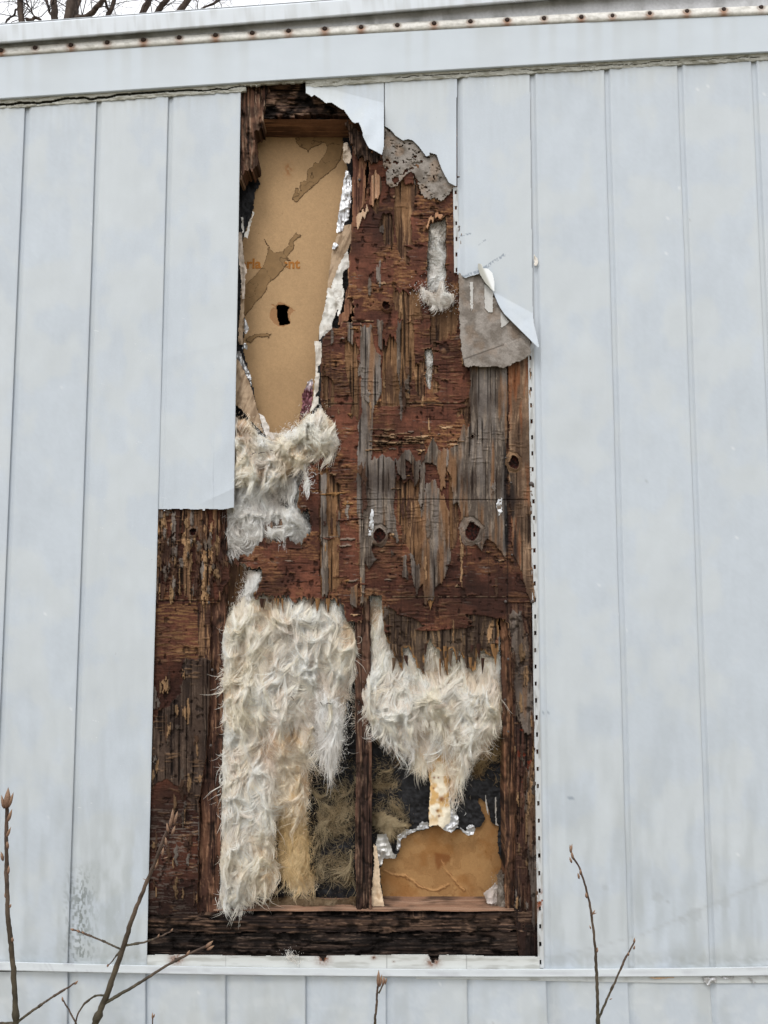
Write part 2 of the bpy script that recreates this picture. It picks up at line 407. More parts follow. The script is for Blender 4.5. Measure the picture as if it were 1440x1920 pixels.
curl = K4([(878, 1212), (905, 1215), (912, 1240), (945, 1246), (972, 1270), (986, 1330), (984, 1398), (960, 1380), (920, 1335), (890, 1285), (876, 1240)])
def dcurl(X, Y, D):
    u = (X-(897+(Y-495)*.42))/16.
    return D-.012-.012*np.clip(u, -1, 2)+.012*np.clip(u, 0, 2)**2
sheet('curled_tear', curl, 0, lambda X, Y: mix(np.ones(X.shape+(3,))*C(190, 190, 182), C(232, 234, 234), sst(-3, 3, X-(903+(Y-495)*.42))), M_SID, parent=pc, dfn=dcurl, solid=True, label='curled sliver of torn panel, dull grey back')  # grey back; the white side is a highlight painted along the curl
# nailing flanges bared by the missing panels
fl1 = flange(lambda y: seam(8, y)-.2, 351, 512, 9.5, .007, pc, 346)
pr = [o for o in HOME.children if o.name.startswith('siding_panel')][8]
fl2 = flange(lambda y: seam(9, y)-1.5, 640, 1816, 11.0, .006, pr, 686)

# lower skirt panels
LSEAM = [(-30, -40), (127, 126), (273, 273), (423, 423), (573, 573), (724, 724), (876, 877), (1024, 1027), (1177, 1181), (1331, 1336), (1486, 1492), (1640, 1650)]
def skirt(i):
    a0, b0 = LSEAM[i]; a1, b1 = LSEAM[i+1]
    ys = np.concatenate([np.linspace(1822, 2500, 120)]); u = np.concatenate([[-.012, 0, .012, .04, .07, .09], np.linspace(.12, .95, 30), [.98, 1, 1]])
    prof = np.interp(u, [-.012, 0, .012, .07, .09, .985, 1], [.009, .009, .0085, .001, 0, 0, .0005])+.006; prof[-1] = .015
    U, V = np.meshgrid(u, ys)
    xl = a0+(b0-a0)*(V-1840)/80.; xr = a1+(b1-a1)*(V-1840)/80.
    X = xl+(xr-xl)*U; D = np.broadcast_to(prof, X.shape)+(fbm(X/60, V/90, 2, i+200)-.5)*.003
    c = paint(X, V, i*5+300)
    st = sst(.5, .68, fbm(X/22, V/14, 4, i+150))*.10
    c = mix(c, C(236, 238, 236), st)
    q = P(X, V, D); ok = q[:, 0, 2] > .03
    a = Acc(); a.grid(q[ok].transpose(1, 0, 2), c[ok].transpose(1, 0, 2))
    return a.build('skirting_panel', M_SID, HOME)
for i in range(len(LSEAM)-1): skirt(i)

# ------------------------------------------------------------------ long horizontal trims
def loft(name, sect, mat, col, x0=-320, x1=1760, st=4, thin=True, colf=None, dfn=None, parent=HOME):
    xs = np.arange(x0, x1+st, st); a = Acc(); pts = []; cc = []
    for (yf, Yd) in sect:
        y = yf(xs) if callable(yf) else np.full(xs.shape, float(yf))
        d = np.full(xs.shape, float(Yd))
        if dfn: d = dfn(xs, y, d)
        pts.append(P(xs, y, d)); cc.append(colf(xs, y) if colf else np.ones((len(xs), 3))*col)
    pts = np.stack(pts, 1); cc = np.stack(cc, 1)
    a.grid(pts, cc)
    # end caps
    for e in (0, -1):
        n = pts.shape[1]; cen = pts[e].mean(0)
        a.add(np.concatenate([pts[e], cen[None]]), tris=[(k, (k+1) % n, n) for k in range(n)], col=cc[e, 0])
    return a.build(name, mat, parent, smooth=not thin)
def off(f, d): return lambda x: f(x)+d
def grime(base, dark, seed, amt=.3, sx=25, sy=30):
    return lambda X, Y: mix(np.ones(X.shape+(3,))*base, dark, sst(.45, .75, fbm(X/sx, Y/sy, 4, seed))*amt)
W2 = C(202, 209, 216)
# roof edge trim (top piece) in two lengths, lapped
for (a, b, dz) in ((-320, 752, 0), (749, 1760, -.0012)):
    loft('roof_edge_trim', [(off(trim_top, -3), .02), (off(trim_top, 0), -.030+dz), (off(trim_top, 1.2), -.0335+dz), (off(trim_bot, -2.2), -.034+dz), (off(trim_bot, 0), -.0325+dz), (off(trim_bot, 1.2), -.029+dz), (off(trim_bot, 3.5), -.006)], M_SID, W2, x0=a, x1=b, colf=grime(C(206, 212, 218), C(165, 167, 165), 31, .4, 9, 25))
# flat strip behind the rail
loft('rail_backing', [(off(trim_bot, -1), -.004), (off(trim_bot, 6), -.007), (off(rail_top, -1), -.009), (off(rail_bot, 2), -.009)], M_GALV, C(170, 170, 172), colf=grime(C(196, 197, 200), C(110, 108, 104), 33, .55, 30, 6))
SCREWS = [(-64, 99), (2, 95), (66, 90), (133, 85), (201, 80), (269, 75), (336, 70.5), (404, 66), (473, 62), (541, 58), (609, 54), (677, 51), (745, 47.5), (814, 44), (882, 40.5), (951, 37.5), (1020, 34.5), (1090, 32), (1148, 30), (1218, 25.5), (1288, 21.5), (1357, 18), (1427, 14), (1497, 11)]
def rail(x0, x1, lift=0.0):
    xs = np.arange(x0, x1+1.5, 1.5); t = np.linspace(0, 1, 17)
    X, T = np.meshgrid(xs, t, indexing='ij'); yt = rail_top(X); yb = rail_bot(X); Yp = yt+(yb-yt)*T
    prof = np.interp(t, [0, .02, .12, .22, .35, .5, .65, .8, .93, 1], [0, .003, .004, .0062, .0078, .0082, .0076, .0058, .003, 0])
    dip = np.zeros(X.shape); rust = np.zeros(X.shape)
    for k, (sx, sy) in enumerate(SCREWS):
        d = np.hypot((X-sx)/1.5, Yp-sy)
        dip = np.maximum(dip, np.exp(-(d/5.0)**4))
        amt = [.9, 1.0, .35, .9, .55, 1.0, .6, 1.0, .7, .8][k % 10]
        rust = np.maximum(rust, amt*np.exp(-((X-sx)/(7+2*amt))**2)*np.exp(-(np.minimum(Yp-sy, 0)/3.0)**2)*sst(.2, .55, fbm(X/4, Yp/5, 3, 8)+.25*(Yp > sy)))
    D = -.010-lift-prof*(1-.42*dip)
    c = mix(np.ones(X.shape+(3,))*C(224, 222, 216), C(160, 156, 146), sst(.4, .8, fbm(X/14, Yp/5, 4, 12))*.5)
    c = mix(c, C(110, 104, 92), (T > .8)*.3*fbm(X/10, Yp/3, 2, 5))
    ring = dip*(1-sst(.5, 1.0, dip))*2
    c = mix(c, C(120, 105, 88), np.clip(ring, 0, 1)*.6)
    c = mix(c, C(140, 88, 48), np.clip(rust, 0, 1)*.8)
    a = Acc(); a.grid(P(X, Yp, D), c)
    ro = a.build('gutter_rail', M_GALV, HOME)
    for (sx, sy) in SCREWS:
        if not (x0 < sx < x1): continue
        b = Acc(); p = P(sx, sy, -.0145); r = .0060
        th = np.linspace(0, 2*np.pi, 12, endpoint=False)
        rr = np.array([r*1.25, r*1.2, r, r*.9, r*.35]); dd = np.array([.004, 0, -.0012, -.003, -.0034])
        g_ = np.stack([np.stack([p[0]+q*np.cos(th), np.full(12, p[1]+e), p[2]+q*np.sin(th)], -1) for q, e in zip(rr, dd)])
        b.grid(g_, (.03, .015, .01), close=True)
        b.add(np.concatenate([g_[-1], [[p[0], p[1]-.0036, p[2]]]]), tris=[(k, (k+1) % 12, 12) for k in range(12)], col=(.03, .015, .01))
        so = b.build('screw', M_RUST, ro)
rail(-320, 1108, 0); rail(1106, 1760, .0016)
# fascia in two lengths
def fcol(X, Y):
    st = sst(.35, .9, noise(X/17, X*0, 14))*np.exp(-(Y-rail_bot(X))/60.)*.28
    c = np.ones(X.shape+(3,))*C(193, 201, 208)*(1+.05*(fbm(X/60, Y/20, 3, 3)-.5))[..., None]
    return mix(c, C(165, 166, 160), st)
for (a, b, dz) in ((-320, 523, 0), (521, 1760, -.0014)):
    rows = [(off(rail_bot, -1), -.008)]+[((lambda x, k=k: rail_bot(x)+(fas_bot(x)-rail_bot(x))*k), -.012-.003*k+dz) for k in np.linspace(0, .985, 14)]+[(off(fas_bot, .5), -.0135+dz), (off(fas_bot, 2.2), -.009), (off(fas_bot, 7), .004)]
    loft('fascia_board', rows, M_SID, W2, x0=a, x1=b, colf=fcol)
# cracked caulk under the fascia
ca = Acc(); X, Y = raster(-320, 1760, -10, 260, 1.2)
X, T = np.meshgrid(np.arange(-320, 1760, 1.3), np.linspace(0, 1, 16))
y0 = fas_bot(X)+.5; y1 = pan_top(X)+2.5+2.5*(fbm(X/8, 0*X, 3, 6)-.5); Y = y0+(y1-y0)*T
hh = fbm(X/14, Y/3, 4, 66)
D = .000-.005*(1-T)-.003*hh-.003*fbm(X/5, Y/5, 2, 9)
crack = (abs(Y-(y0+(y1-y0)*(.55+.5*(fbm(X/25, 0*X, 3, 4)-.5)))) < 1.6*sst(540, 250, X)+.45)*sst(.25, .45, noise(X/40, 0*X, 21)+.4*(X < 500))
D = D+crack*.008
c = mix(np.ones(X.shape+(3,))*C(188, 188, 180), C(146, 144, 132), sst(.45, .75, hh))
c = mix(c, C(40, 38, 32), crack*.95)
m = ~(((X > 462) & (X < 572)) & (Y > fas_bot(X)+5+3*noise(X/5, 0*X, 3)))
heightsheet(ca, X, Y, D, m, c, thick=.006)
ca.build('cracked_caulk', M_FELT, HOME)
# belt rail and its lip
belt_c = lambda X, Y: mix(np.ones(X.shape+(3,))*C(206, 212, 216), C(160, 160, 168), sst(.5, .7, fbm(X/60, Y/2.5, 4, 18))*.4+.35*(fbm(X/4, Y/4, 3, 23) > .62)*np.exp(-((X-128)/60)**2))
loft('belt_rail', [(off(belt_top, -1), .008), (off(belt_top, 0), -.011), (off(belt_top, 1.3), -.0135), (lambda x: (belt_top(x)+belt_bot(x))/2, -.0135), (off(belt_bot, -1.2), -.0138), (off(belt_bot, 0), -.012), (off(belt_bot, .6), .009)], M_SID, W2, colf=belt_c)
ledge_c = lambda X, Y: mix(np.ones(X.shape+(3,))*C(196, 200, 200), C(120, 116, 100), sst(.5, .75, fbm(X/25, Y/3, 4, 48))*.5)
loft('skirt_head_trim', [(off(belt_bot, -4), .004), (lambda x: belt_bot(x)+2+9*sst(780, 1440, x), .001), (lambda x: belt_bot(x)+4+9.5*sst(780, 1440, x), .001), (lambda x: belt_bot(x)+4.4+9.5*sst(780, 1440, x), .008)], M_SID, W2, x0=780, colf=ledge_c)
# flashing strip bared at the foot of the hole
def fmask(X, Y):
    n = (np.hypot((X-814)/9, (Y-1793)/9) < .75+.5*noise(X/4, Y/4, 2))|(np.hypot((X-605)/6, (Y-1793)/5) < .8+.4*noise(X/3, Y/3, 2))
    return n | (Y < 1791.5+1.6*np.sin(X/70.)+1.2*noise(X/14, 0*X, 7))
def flc(X, Y):
    c = mix(np.ones(X.shape+(3,))*C(198, 200, 197), C(152, 151, 144), sst(.45, .75, fbm(X/40, Y/7, 4, 91))*.6)
    for x in (423, 562, 725, 875): c = mix(c, C(120, 120, 118), (abs(X-x) < .8)*.5)
    for x, y, r in ((330, 1799, 11), (606, 1799, 10), (701, 1796, 4), (812, 1803, 10), (738, 1803, 2)):
        c = mix(c, C(112, 66, 36), np.clip(np.exp(-(np.hypot((X-x)/1.3, Y-y)/r)**2)*1.6*fbm(X/3, Y/3, 3, 5), 0, 1))
        c = mix(c, C(35, 22, 16), (np.hypot(X-x, Y-y) < r*.3))
    return c
sheet('flashing_strip', [(273, 1788), (1012, 1788), (1012, 1818), (274, 1816)], .0025, flc, M_SID, holes=fmask, thick=.004, seed=4)

# ------------------------------------------------------------------ body of the home behind the wall
def box(acc, a, b, col=(.3, .3, .3)):
    x0, y0, z0 = a; x1, y1, z1 = b
    v = [(x0, y0, z0), (x1, y0, z0), (x1, y1, z0), (x0, y1, z0), (x0, y0, z1), (x1, y0, z1), (x1, y1, z1), (x0, y1, z1)]
    acc.add(v, [(0, 3, 2, 1), (4, 5, 6, 7), (0, 1, 5, 4), (1, 2, 6, 5), (2, 3, 7, 6), (3, 0, 4, 7)], col=col)
a = Acc()
zt = P(0, 47, 0)[2]
box(a, (-1.41, .13, .05), (-1.40, 3.6, 2.85)); box(a, (1.45, .13, .05), (1.46, 3.6, 2.95)); box(a, (-1.40, 3.56, .05), (1.45, 3.6, 2.95)); box(a, (-1.40, .135, .05), (1.45, 3.55, .5))
box(a, (-1.40, .135, 2.70), (1.45, 3.56, 2.74))
a.build('inner_wall', M_ROOM, HOME, smooth=False)
for x_, zt_ in ((-1.455, 2.90), (1.47, 3.06)):
    a = Acc(); box(a, (x_, .010, .05), (x_+.04, 3.62, zt_), WHITE); a.build('end_wall', M_SID, HOME, smooth=False)
a = Acc()
xs = np.linspace(-320, 1760, 20)
fr = P(xs, trim_top(xs)-2.5, -.02); bk = fr+np.array([0, 3.7, -.02]); lo = fr-np.array([0, -.04, .03]); lob = bk-np.array([0, 0, .05])
a.grid(np.stack([lo, fr, bk, lob, lo], 1), (.3, .3, .3))
a.build('roof', M_ROOF, HOME, smooth=False)

# ------------------------------------------------------------------ inner panel, black paper
K3 = lambda p: K(420, 140, 4.5, p)
K5 = lambda p: K(420, 540, 4.5, p)
K6 = lambda p: K(640, 640, 3.6, p)
K7 = lambda p: K(270, 920, 3.349, p)
K8 = lambda p: K(640, 1080, 3.6, p)
KA = lambda p: K(270, 1400, 3.349, p)
KB = lambda p: K(640, 1420, 3.6, p)
stain1 = K3([(600, 500), (605, 570), (640, 610), (695, 630), (710, 668), (735, 620), (800, 600), (840, 570), (872, 610), (840, 680), (800, 742), (765, 735), (740, 770), (705, 800), (690, 890), (645, 905), (635, 985), (625, 955), (600, 955), (590, 1010), (570, 1050), (610, 1090), (660, 1030), (720, 970), (850, 860), (930, 790), (990, 710), (1010, 600), (1000, 500)])
stain2 = K3([(430, 1500), (400, 1485), (370, 1420), (335, 1375), (325, 1385), (375, 1450), (365, 1500), (340, 1590), (300, 1650), (180, 1770), (130, 1900), (175, 2040), (340, 1850), (380, 1750), (430, 1720), (540, 1600), (515, 1590), (520, 1570), (575, 1570), (535, 1540), (590, 1460), (590, 1400), (645, 1370), (650, 1350), (605, 1335), (560, 1390), (540, 1440), (490, 1490)])
stain3 = K5([(170, 440), (190, 420), (220, 405), (290, 380), (405, 380), (370, 430), (365, 410), (280, 415), (225, 470)])
X, Y = raster(440, 960, 250, 1700, 1.3)
wX = X+3*(fbm(X/6, Y/6, 3, 2)-.5)*2; wY = Y+3*(fbm(X/6, Y/6, 3, 3)-.5)*2
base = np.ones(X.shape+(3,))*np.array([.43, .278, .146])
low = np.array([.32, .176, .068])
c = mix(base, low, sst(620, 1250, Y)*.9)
c = c*(1+.22*(fbm(X/60, Y/80, 4, 6)-.5)+.10*(noise(X/1.8, Y/1.8, 7)-.5))[..., None]
st_ = fbm(X/26, Y/30, 4, 57); ed_ = np.exp(-((st_-.54)/.012)**2)*(Y > 1400)
c = mix(c, C(112, 70, 34), np.clip(ed_*.45+sst(.54, .60, st_)*.25*(Y > 1400), 0, 1))
c = c*(1+.16*(fbm(X/4, Y/4, 3, 59)-.5))[..., None]
c = mix(c, C(95, 60, 30), (noise(X/2.6, Y/2.6, 17) > .975)*.55)
c = mix(c, C(150, 92, 45), np.exp(-(np.hypot((X-541)/7, (Y-318)/12))**2)*.8*sst(.3, .6, fbm(X/4, Y/4, 3, 3)))
c = mix(c, C(130, 82, 34), sst(.5, .72, fbm(X/30, Y/30, 5, 9))*.45*(Y > 1000))
bl = blur(inp(wX, wY, K(640, 1420, 3.6, [(630, 650), (730, 660), (740, 700), (700, 720), (650, 770), (635, 700)])), 1)
c = mix(c, C(110, 62, 26), bl*.7)
D = .105+.0006*(fbm(X/30, Y/30, 3, 5)-.5)
for ln in ([(285, 765), (350, 790), (430, 800), (530, 870), (600, 895), (650, 900), (720, 860)], [(680, 700), (700, 760), (740, 800), (790, 860), (830, 900)]):
    ln = KB(ln); dm = np.full(X.shape, 99.)
    for (x0, y0), (x1, y1) in zip(ln[:-1], ln[1:]):
        dx, dy = x1-x0, y1-y0; t = np.clip(((wX-x0)*dx+(wY-y0)*dy)/(dx*dx+dy*dy), 0, 1); dm = np.minimum(dm, np.hypot(wX-x0-t*dx, wY-y0-t*dy))
    dm = dm+1.6*(fbm(X/5, Y/5, 3, 71)-.3); D = D-.0035*np.exp(-(dm/2.2)**2); c = mix(c, C(178, 134, 88), np.exp(-(dm/3)**2)*.6); c = mix(c, C(90, 50, 22), np.exp(-((dm-2.9)/.9)**2)*.55*(noise(X/9, Y/9, 73) > .35))
hole = K5([(440, 155), (500, 148), (545, 165), (530, 190), (550, 300), (500, 320), (465, 310), (460, 230)])
rim = K5([(385, 200), (430, 165), (400, 150), (480, 125), (540, 150), (560, 170), (610, 180), (560, 215), (550, 310), (500, 330), (440, 315), (390, 260)])
ri = inp(wX, wY, rim); c = mix(c, C(150, 108, 72), ri*.8); D = D+ri*.0015*fbm(X/5, Y/5, 2, 2)
hl = inp(wX, wY, hole)
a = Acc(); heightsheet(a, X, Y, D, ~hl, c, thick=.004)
PANEL = a.build('interior_panel', M_BOARD, HOME)
PANEL['label'] = 'back of tan hardboard interior panel with a punched hole'
def scol(seed, base=C(136, 108, 74)):
    return lambda X, Y: mix(base*(1+.3*(fbm(X/8, Y/8, 4, seed)-.5))[..., None], C(60, 42, 24), (abs(fbm(X/26, Y/26, 3, seed+4)-.5) < .008)*.8)
for k, s_ in enumerate((stain1, stain2, stain3)):
    x0, x1, y0, y1 = bbox(s_, 5); XX, YY = raster(x0, x1, y0, y1, 1.0)
    xw = XX+2.2*(fbm(XX/5, YY/5, 3, 31+k)-.5)*2; yw = YY+2.2*(fbm(XX/5, YY/5, 3, 41+k)-.5)*2
    m = inp(xw, yw, s_); e = blur(m, 2, 1)
    cc = scol(k*3+1)(XX, YY); cc = mix(cc, C(62, 42, 24), m*(e < .80)*.85)
    a = Acc(); heightsheet(a, XX, YY, .1035+0*XX-.0012*(fbm(XX/9, YY/9, 2, k)-.5), m, cc, thick=.0012)
    o = a.build('peeled_patch', M_BOARD, PANEL)
def lettering(body, px, py, size, Yd, parent):
    cu = bpy.data.curves.new('lettering', 'FONT'); cu.body = body; cu.size = size; cu.extrude = .0002; cu.offset = .0012; cu.space_character = 1.0
    t = bpy.data.objects.new('tmp', cu); COL.objects.link(t)
    bpy.context.view_layer.update()
    me = bpy.data.meshes.new_from_object(t.evaluated_get(bpy.context.evaluated_depsgraph_get()))
    bpy.data.objects.remove(t); me.materials.clear(); me.materials.append(M_INK)
    o = bpy.data.objects.new('printed_lettering', me); COL.objects.link(o); o.parent = parent
    o.location = P(px, py, Yd); o.rotation_euler = (math.pi/2, 0, 0)
    return o
lettering('erla', 449, 503, .0405, .1043, PANEL); lettering('ent', 527, 503, .0405, .1043, PANEL)

open1 = K3([(270, 520), (275, 640), (300, 740), (280, 830), (310, 930), (265, 990), (245, 1150), (210, 1250), (160, 1400), (158, 1900)])+K5([(175, 240), (165, 530), (240, 800), (300, 1100), (400, 1300), (640, 1200), (730, 1060), (780, 800), (790, 440), (850, 150)])+K3([(900, 1600), (1000, 1300), (1060, 900), (1020, 700), (1000, 520)])
open2 = KB([(400, 560), (405, 600), (370, 680), (285, 685), (265, 760), (280, 940), (300, 1000), (1100, 1000), (1050, 920), (1060, 840), (1085, 760), (1085, 700), (1060, 650), (1050, 560), (1060, 470), (1010, 440), (1000, 380), (980, 310), (930, 280), (928, 300), (960, 380), (975, 410), (950, 470), (900, 480), (870, 520), (800, 490), (760, 500), (650, 460), (560, 490), (480, 510)])
X, Y = raster(440, 960, 258, 1700, 1.5)
wX = X+2.5*(fbm(X/4, Y/4, 3, 12)-.5)*2; wY = Y+2.5*(fbm(X/4, Y/4, 3, 13)-.5)*2
m = ~(inp(wX, wY, open1) | inp(wX, wY, open2))
D = .097-.010*(fbm(X/28, Y/28, 4, 8)-.5)-.004*(ridge(X/9, Y/12, 3, 6)-.5)
c = mix(np.ones(X.shape+(3,))*C(22, 22, 24), C(46, 46, 49), sst(.5, .75, ridge(X/8, Y/8, 4, 9))*.6)
a = Acc(); heightsheet(a, X, Y, D, m, c, thick=.001)
a.build('tar_paper', M_BLACK, HOME)['label'] = 'torn black paper at the back of the wall cavity'

# ------------------------------------------------------------------ rotten timber
def gnoise(X, Y, vert, seed):
    if vert: return fbm(X/2.6+3*fbm(X/22, Y/40, 2, seed+7), Y/34, 4, seed, .62)
    return fbm(X/26, Y/2.3+3*fbm(X/40, Y/22, 2, seed+7), 4, seed, .62)
def tone(c, sat=.85, val=.80):
    l = (c*np.array([.3, .55, .15])).sum(-1, keepdims=True)
    return (l+(c-l)*sat)*val
def timber(X, Y, vert, cols, seed, crack=.2, dark=C(18, 11, 8)):
    g1 = gnoise(X, Y, vert, seed)
    g2 = fbm(X/(9 if vert else 90), Y/(120 if vert else 9), 3, seed+2)
    c = mix(mix(np.ones(X.shape+(3,))*cols[0], cols[1], sst(.35, .65, g2)), cols[2], sst(.52, .75, g1)*.75)
    ck = noise(X/(2.2 if vert else 70), Y/(90 if vert else 2.2), seed+5)
    c = mix(c, dark, sst(crack+.06, crack-.05, ck)*.85)
    c = c*(1+.30*(fbm(X/7, Y/7, 3, seed+31)-.5)+.25*(fbm(X/60, Y/60, 3, seed+33)-.5))[..., None]
    h = (g1-.5)*.003+(g2-.5)*.003+(fbm(X/9, Y/9, 3, seed+31)-.5)*.002-sst(crack+.06, crack-.05, ck)*.003
    return c, -h      # depth positive = deeper
def timber_sheet(name, poly, Yd, vert, cols, seed, thick=.085, jag=2, crack=.2, wallcol=None, rot=0.0, label=None, step=1.4, dark=C(18, 11, 8)):
    x0, x1, y0, y1 = bbox(poly, 12); X, Y = raster(x0, x1, y0, y1, step)
    if vert:
        xw = X+jag*(noise(X/5, Y/14, seed)-.5)*2; yw = Y+jag*5*(noise(X/4, Y/200, seed+1)-.5)*2
    else:
        yw = Y+jag*(noise(X/14, Y/5, seed)-.5)*2; xw = X+jag*5*(noise(X/200, Y/4, seed+1)-.5)*2
    m = inp(xw, yw, poly)
    c, d = timber(X, Y, vert, cols, seed, crack, dark)
    if rot:
        r = ridge(X/(16 if vert else 38), Y/(38 if vert else 16), 4, seed+11); r2 = fbm(X/30, Y/30, 4, seed+12)
        k = sst(.62, .9, r)
        d = d+rot*.010*k+rot*.008*(r2-.5); c = mix(c, dark*.6, k*.75); c = mix(c, dark, sst(.52, .7, r2)*.7*rot)
    a = Acc(); heightsheet(a, X, Y, Yd+d, m, c, thick, wallcol)
    for q_ in range(len(a.c)): a.c[q_] = tone(a.c[q_])
    o = a.build(name, M_WOOD, HOME)
    if label: o['label'] = label
    return o
BR = (C(92, 58, 40)*1.3, C(64, 40, 30)*1.3, C(150, 104, 72)*1.2)
RD = (C(104, 68, 48)*1.2, C(70, 44, 34)*1.2, C(160, 116, 84)*1.15)
DK = (C(58, 40, 32), C(36, 25, 22), C(104, 82, 68))
GB = (C(110, 92, 76)*1.2, C(74, 58, 48)*1.2, C(150, 128, 108)*1.1)
# top plate: rotten front and sound underside
def plank_h(name, yf, up_, x0, x1, Y0, Y1, cols, seed, label=None):
    """horizontal face of a plate running back into the wall"""
    z = P(0*np.array([1.]), yf, Y0)[0, 2]
    xs = np.linspace(x0, x1, 260); ds = np.linspace(Y0, Y1, 34)
    Xw, Dw = np.meshgrid(xs, ds)
    q = fbm(Xw*700/60, Dw*700/3, 4, seed); q2 = fbm(Xw*14, Dw*30, 3, seed+3)
    c = mix(mix(np.ones(Xw.shape+(3,))*cols[0], cols[1], sst(.35, .65, q2)), cols[2], sst(.5, .75, q)*.7)
    zz = z+(q-.5)*.002+(q2-.5)*.004
    a = Acc(); pts = np.stack([Xw, Dw, zz], -1)
    a.grid(pts if up_ else pts[::-1], tone(c, .75, .8))
    o = a.build(name, M_WOOD, HOME)
    if label: o['label'] = label
    return o
def wx(px, py, Y): return float(P(px, py, Y)[0])
plank_h('top_plate', 224, False, wx(470, 224, .02), wx(760, 224, .02), .018, .106, (C(116, 78, 52)*1.7, C(80, 52, 36)*1.7, C(160, 112, 76)*1.6), 44)
timber_sheet('header_board', K3([(0, 0), (1500, -40), (1500, 330), (1000, 350), (800, 335), (700, 355), (640, 350), (560, 360), (430, 370), (380, 365), (330, 400), (300, 380), (290, 100), (150, 60)]), .022, False, (C(96, 68, 52)*1.5, C(60, 42, 34)*1.3, C(150, 118, 92)*1.3), 51, thick=.02, jag=3, crack=.3, rot=1.3, label='crumbling rotten header board')
timber_sheet('split_stud', K3([(100, 20), (220, 40), (390, 110), (380, 170), (350, 260), (330, 330), (330, 420), (280, 480), (262, 520), (270, 640), (290, 720), (285, 800), (230, 790), (180, 840), (150, 880), (100, 860)]), .012, True, (C(120, 84, 62)*1.3, C(76, 48, 36)*1.3, C(176, 146, 118)*1.2), 52, thick=.06, jag=2.5, crack=.3, rot=.8, label='splintered stud end at the top left of the hole')
# stud right of the panel
timber_sheet('stud', K3([(1080, 520), (1190, 560), (1200, 740), (1190, 1080), (1150, 1130), (1130, 1300), (1120, 1500), (1100, 1890)])+K5([(1060, 240), (1050, 320), (960, 320), (965, 240), (1010, 160)])+K3([(1060, 1700), (1075, 1450), (1085, 1000)]), .03, True, (C(138, 92, 62)*1.4, C(90, 54, 40)*1.3, C(190, 140, 100)*1.2), 53, thick=.07, jag=1.5, crack=.16, label='reddish stud beside the tan panel')
timber_sheet('stud', K5([(830, 420), (900, 520), (940, 700), (940, 900), (840, 1010), (810, 1010), (812, 700)]), .02, True, BR, 57, thick=.07, jag=1.5, crack=.2)
timber_sheet('stud', [(388, 935), (426, 935), (424, 1130), (420, 1300), (416, 1500), (412, 1712), (370, 1712), (378, 1400), (386, 1200)], .026, True, RD, 54, thick=.075, jag=1, crack=.22, rot=.35, label='stud at the left of the lower cavities')
timber_sheet('stud', [(668, 1100), (694, 1100), (697, 1300), (698, 1500), (697, 1712), (668, 1712), (665, 1600), (667, 1400), (664, 1250)], .024, True, (C(96, 66, 50)*1.25, C(62, 42, 34)*1.2, C(140, 108, 84)*1.1), 55, thick=.078, jag=1, crack=.26, rot=.55, label='middle stud between the two wool filled cavities')
timber_sheet('stud', [(936, 1120), (968, 1120), (972, 1400), (972, 1712), (947, 1712), (944, 1400), (938, 1200)], .03, True, (C(118, 78, 52)*1.2, C(74, 48, 36)*1.2, C(166, 120, 82)*1.15), 56, thick=.07, jag=1, crack=.2, rot=.2, label='orange brown stud at the right of the hole')
# bottom plates
plank_h('bottom_plate', 1708, True, wx(400, 1708, .02), wx(975, 1708, .02), .016, .106, (C(160, 116, 84)*1.15, C(92, 68, 52)*1.1, C(196, 156, 124)*1.1), 61, 'sound orange top of the bottom plate')
timber_sheet('bottom_plate', [(262, 1708), (330, 1710), (420, 1718), (500, 1714), (640, 1716), (700, 1715), (820, 1717), (900, 1716), (1012, 1706), (1012, 1746), (262, 1750)], .014, False, (C(80, 58, 44), C(46, 33, 28), C(138, 106, 82)), 62, thick=.08, jag=3, crack=.30, rot=.9, label='charcoal dark rotten bottom plate')
timber_sheet('sill_board', [(258, 1752), (500, 1748), (800, 1750), (1014, 1745), (1014, 1806), (258, 1806)], .020, False, (C(58, 43, 35), C(28, 21, 19), C(108, 88, 74)), 63, thick=.08, jag=1.5, crack=.33, rot=1.2, label='lowest sill board, black with rot')

# ------------------------------------------------------------------ plywood sheathing
X, Y = raster(266, 1012, 236, 1800, 1.25)
vx = X+2.0*(noise(X/6, Y/16, 1)-.5)*2; vy = Y+16*(noise(X/3.6, Y/160, 2)-.5)*1.6+12*(noise(X/12, Y/200, 3)-.5)*2
hx = X+16*(noise(X/160, Y/3.6, 4)-.5)*1.6+10*(noise(X/200, Y/12, 5)-.5)*2; hy = Y+2.0*(noise(X/16, Y/6, 6)-.5)*2
nx = X+5*(fbm(X/7, Y/7, 3, 7)-.5)*2; ny = Y+5*(fbm(X/7, Y/7, 3, 8)-.5)*2
main = [(690, 240), (1016, 240), (1016, 1100), (1016, 1800), (975, 1800), (962, 1700), (968, 1500), (962, 1300), (953, 1165), (944, 1160), (936, 1166), (936, 1225), (926, 1244), (912, 1222), (895, 1222), (893, 1252), (876, 1252), (862, 1216), (858, 1244), (846, 1208), (841, 1219), (840, 1263), (820, 1224), (806, 1202), (798, 1224), (796, 1270), (765, 1216), (756, 1213), (754, 1262), (732, 1213), (719, 1177), (716, 1135), (704, 1120), (692, 1122), (683, 1129), (679, 1165), (650, 1162), (643, 1128), (586, 1126), (476, 1118), (473, 1106), (488, 1093), (491, 1066), (436, 1056), (437, 1045), (464, 1039), (491, 1012), (560, 1015), (582, 995), (580, 960), (556, 950), (560, 915), (570, 880), (600, 860), (612, 790), (602, 760), (603, 650), (612, 620), (650, 604), (652, 500), (660, 430), (680, 400), (690, 330)]
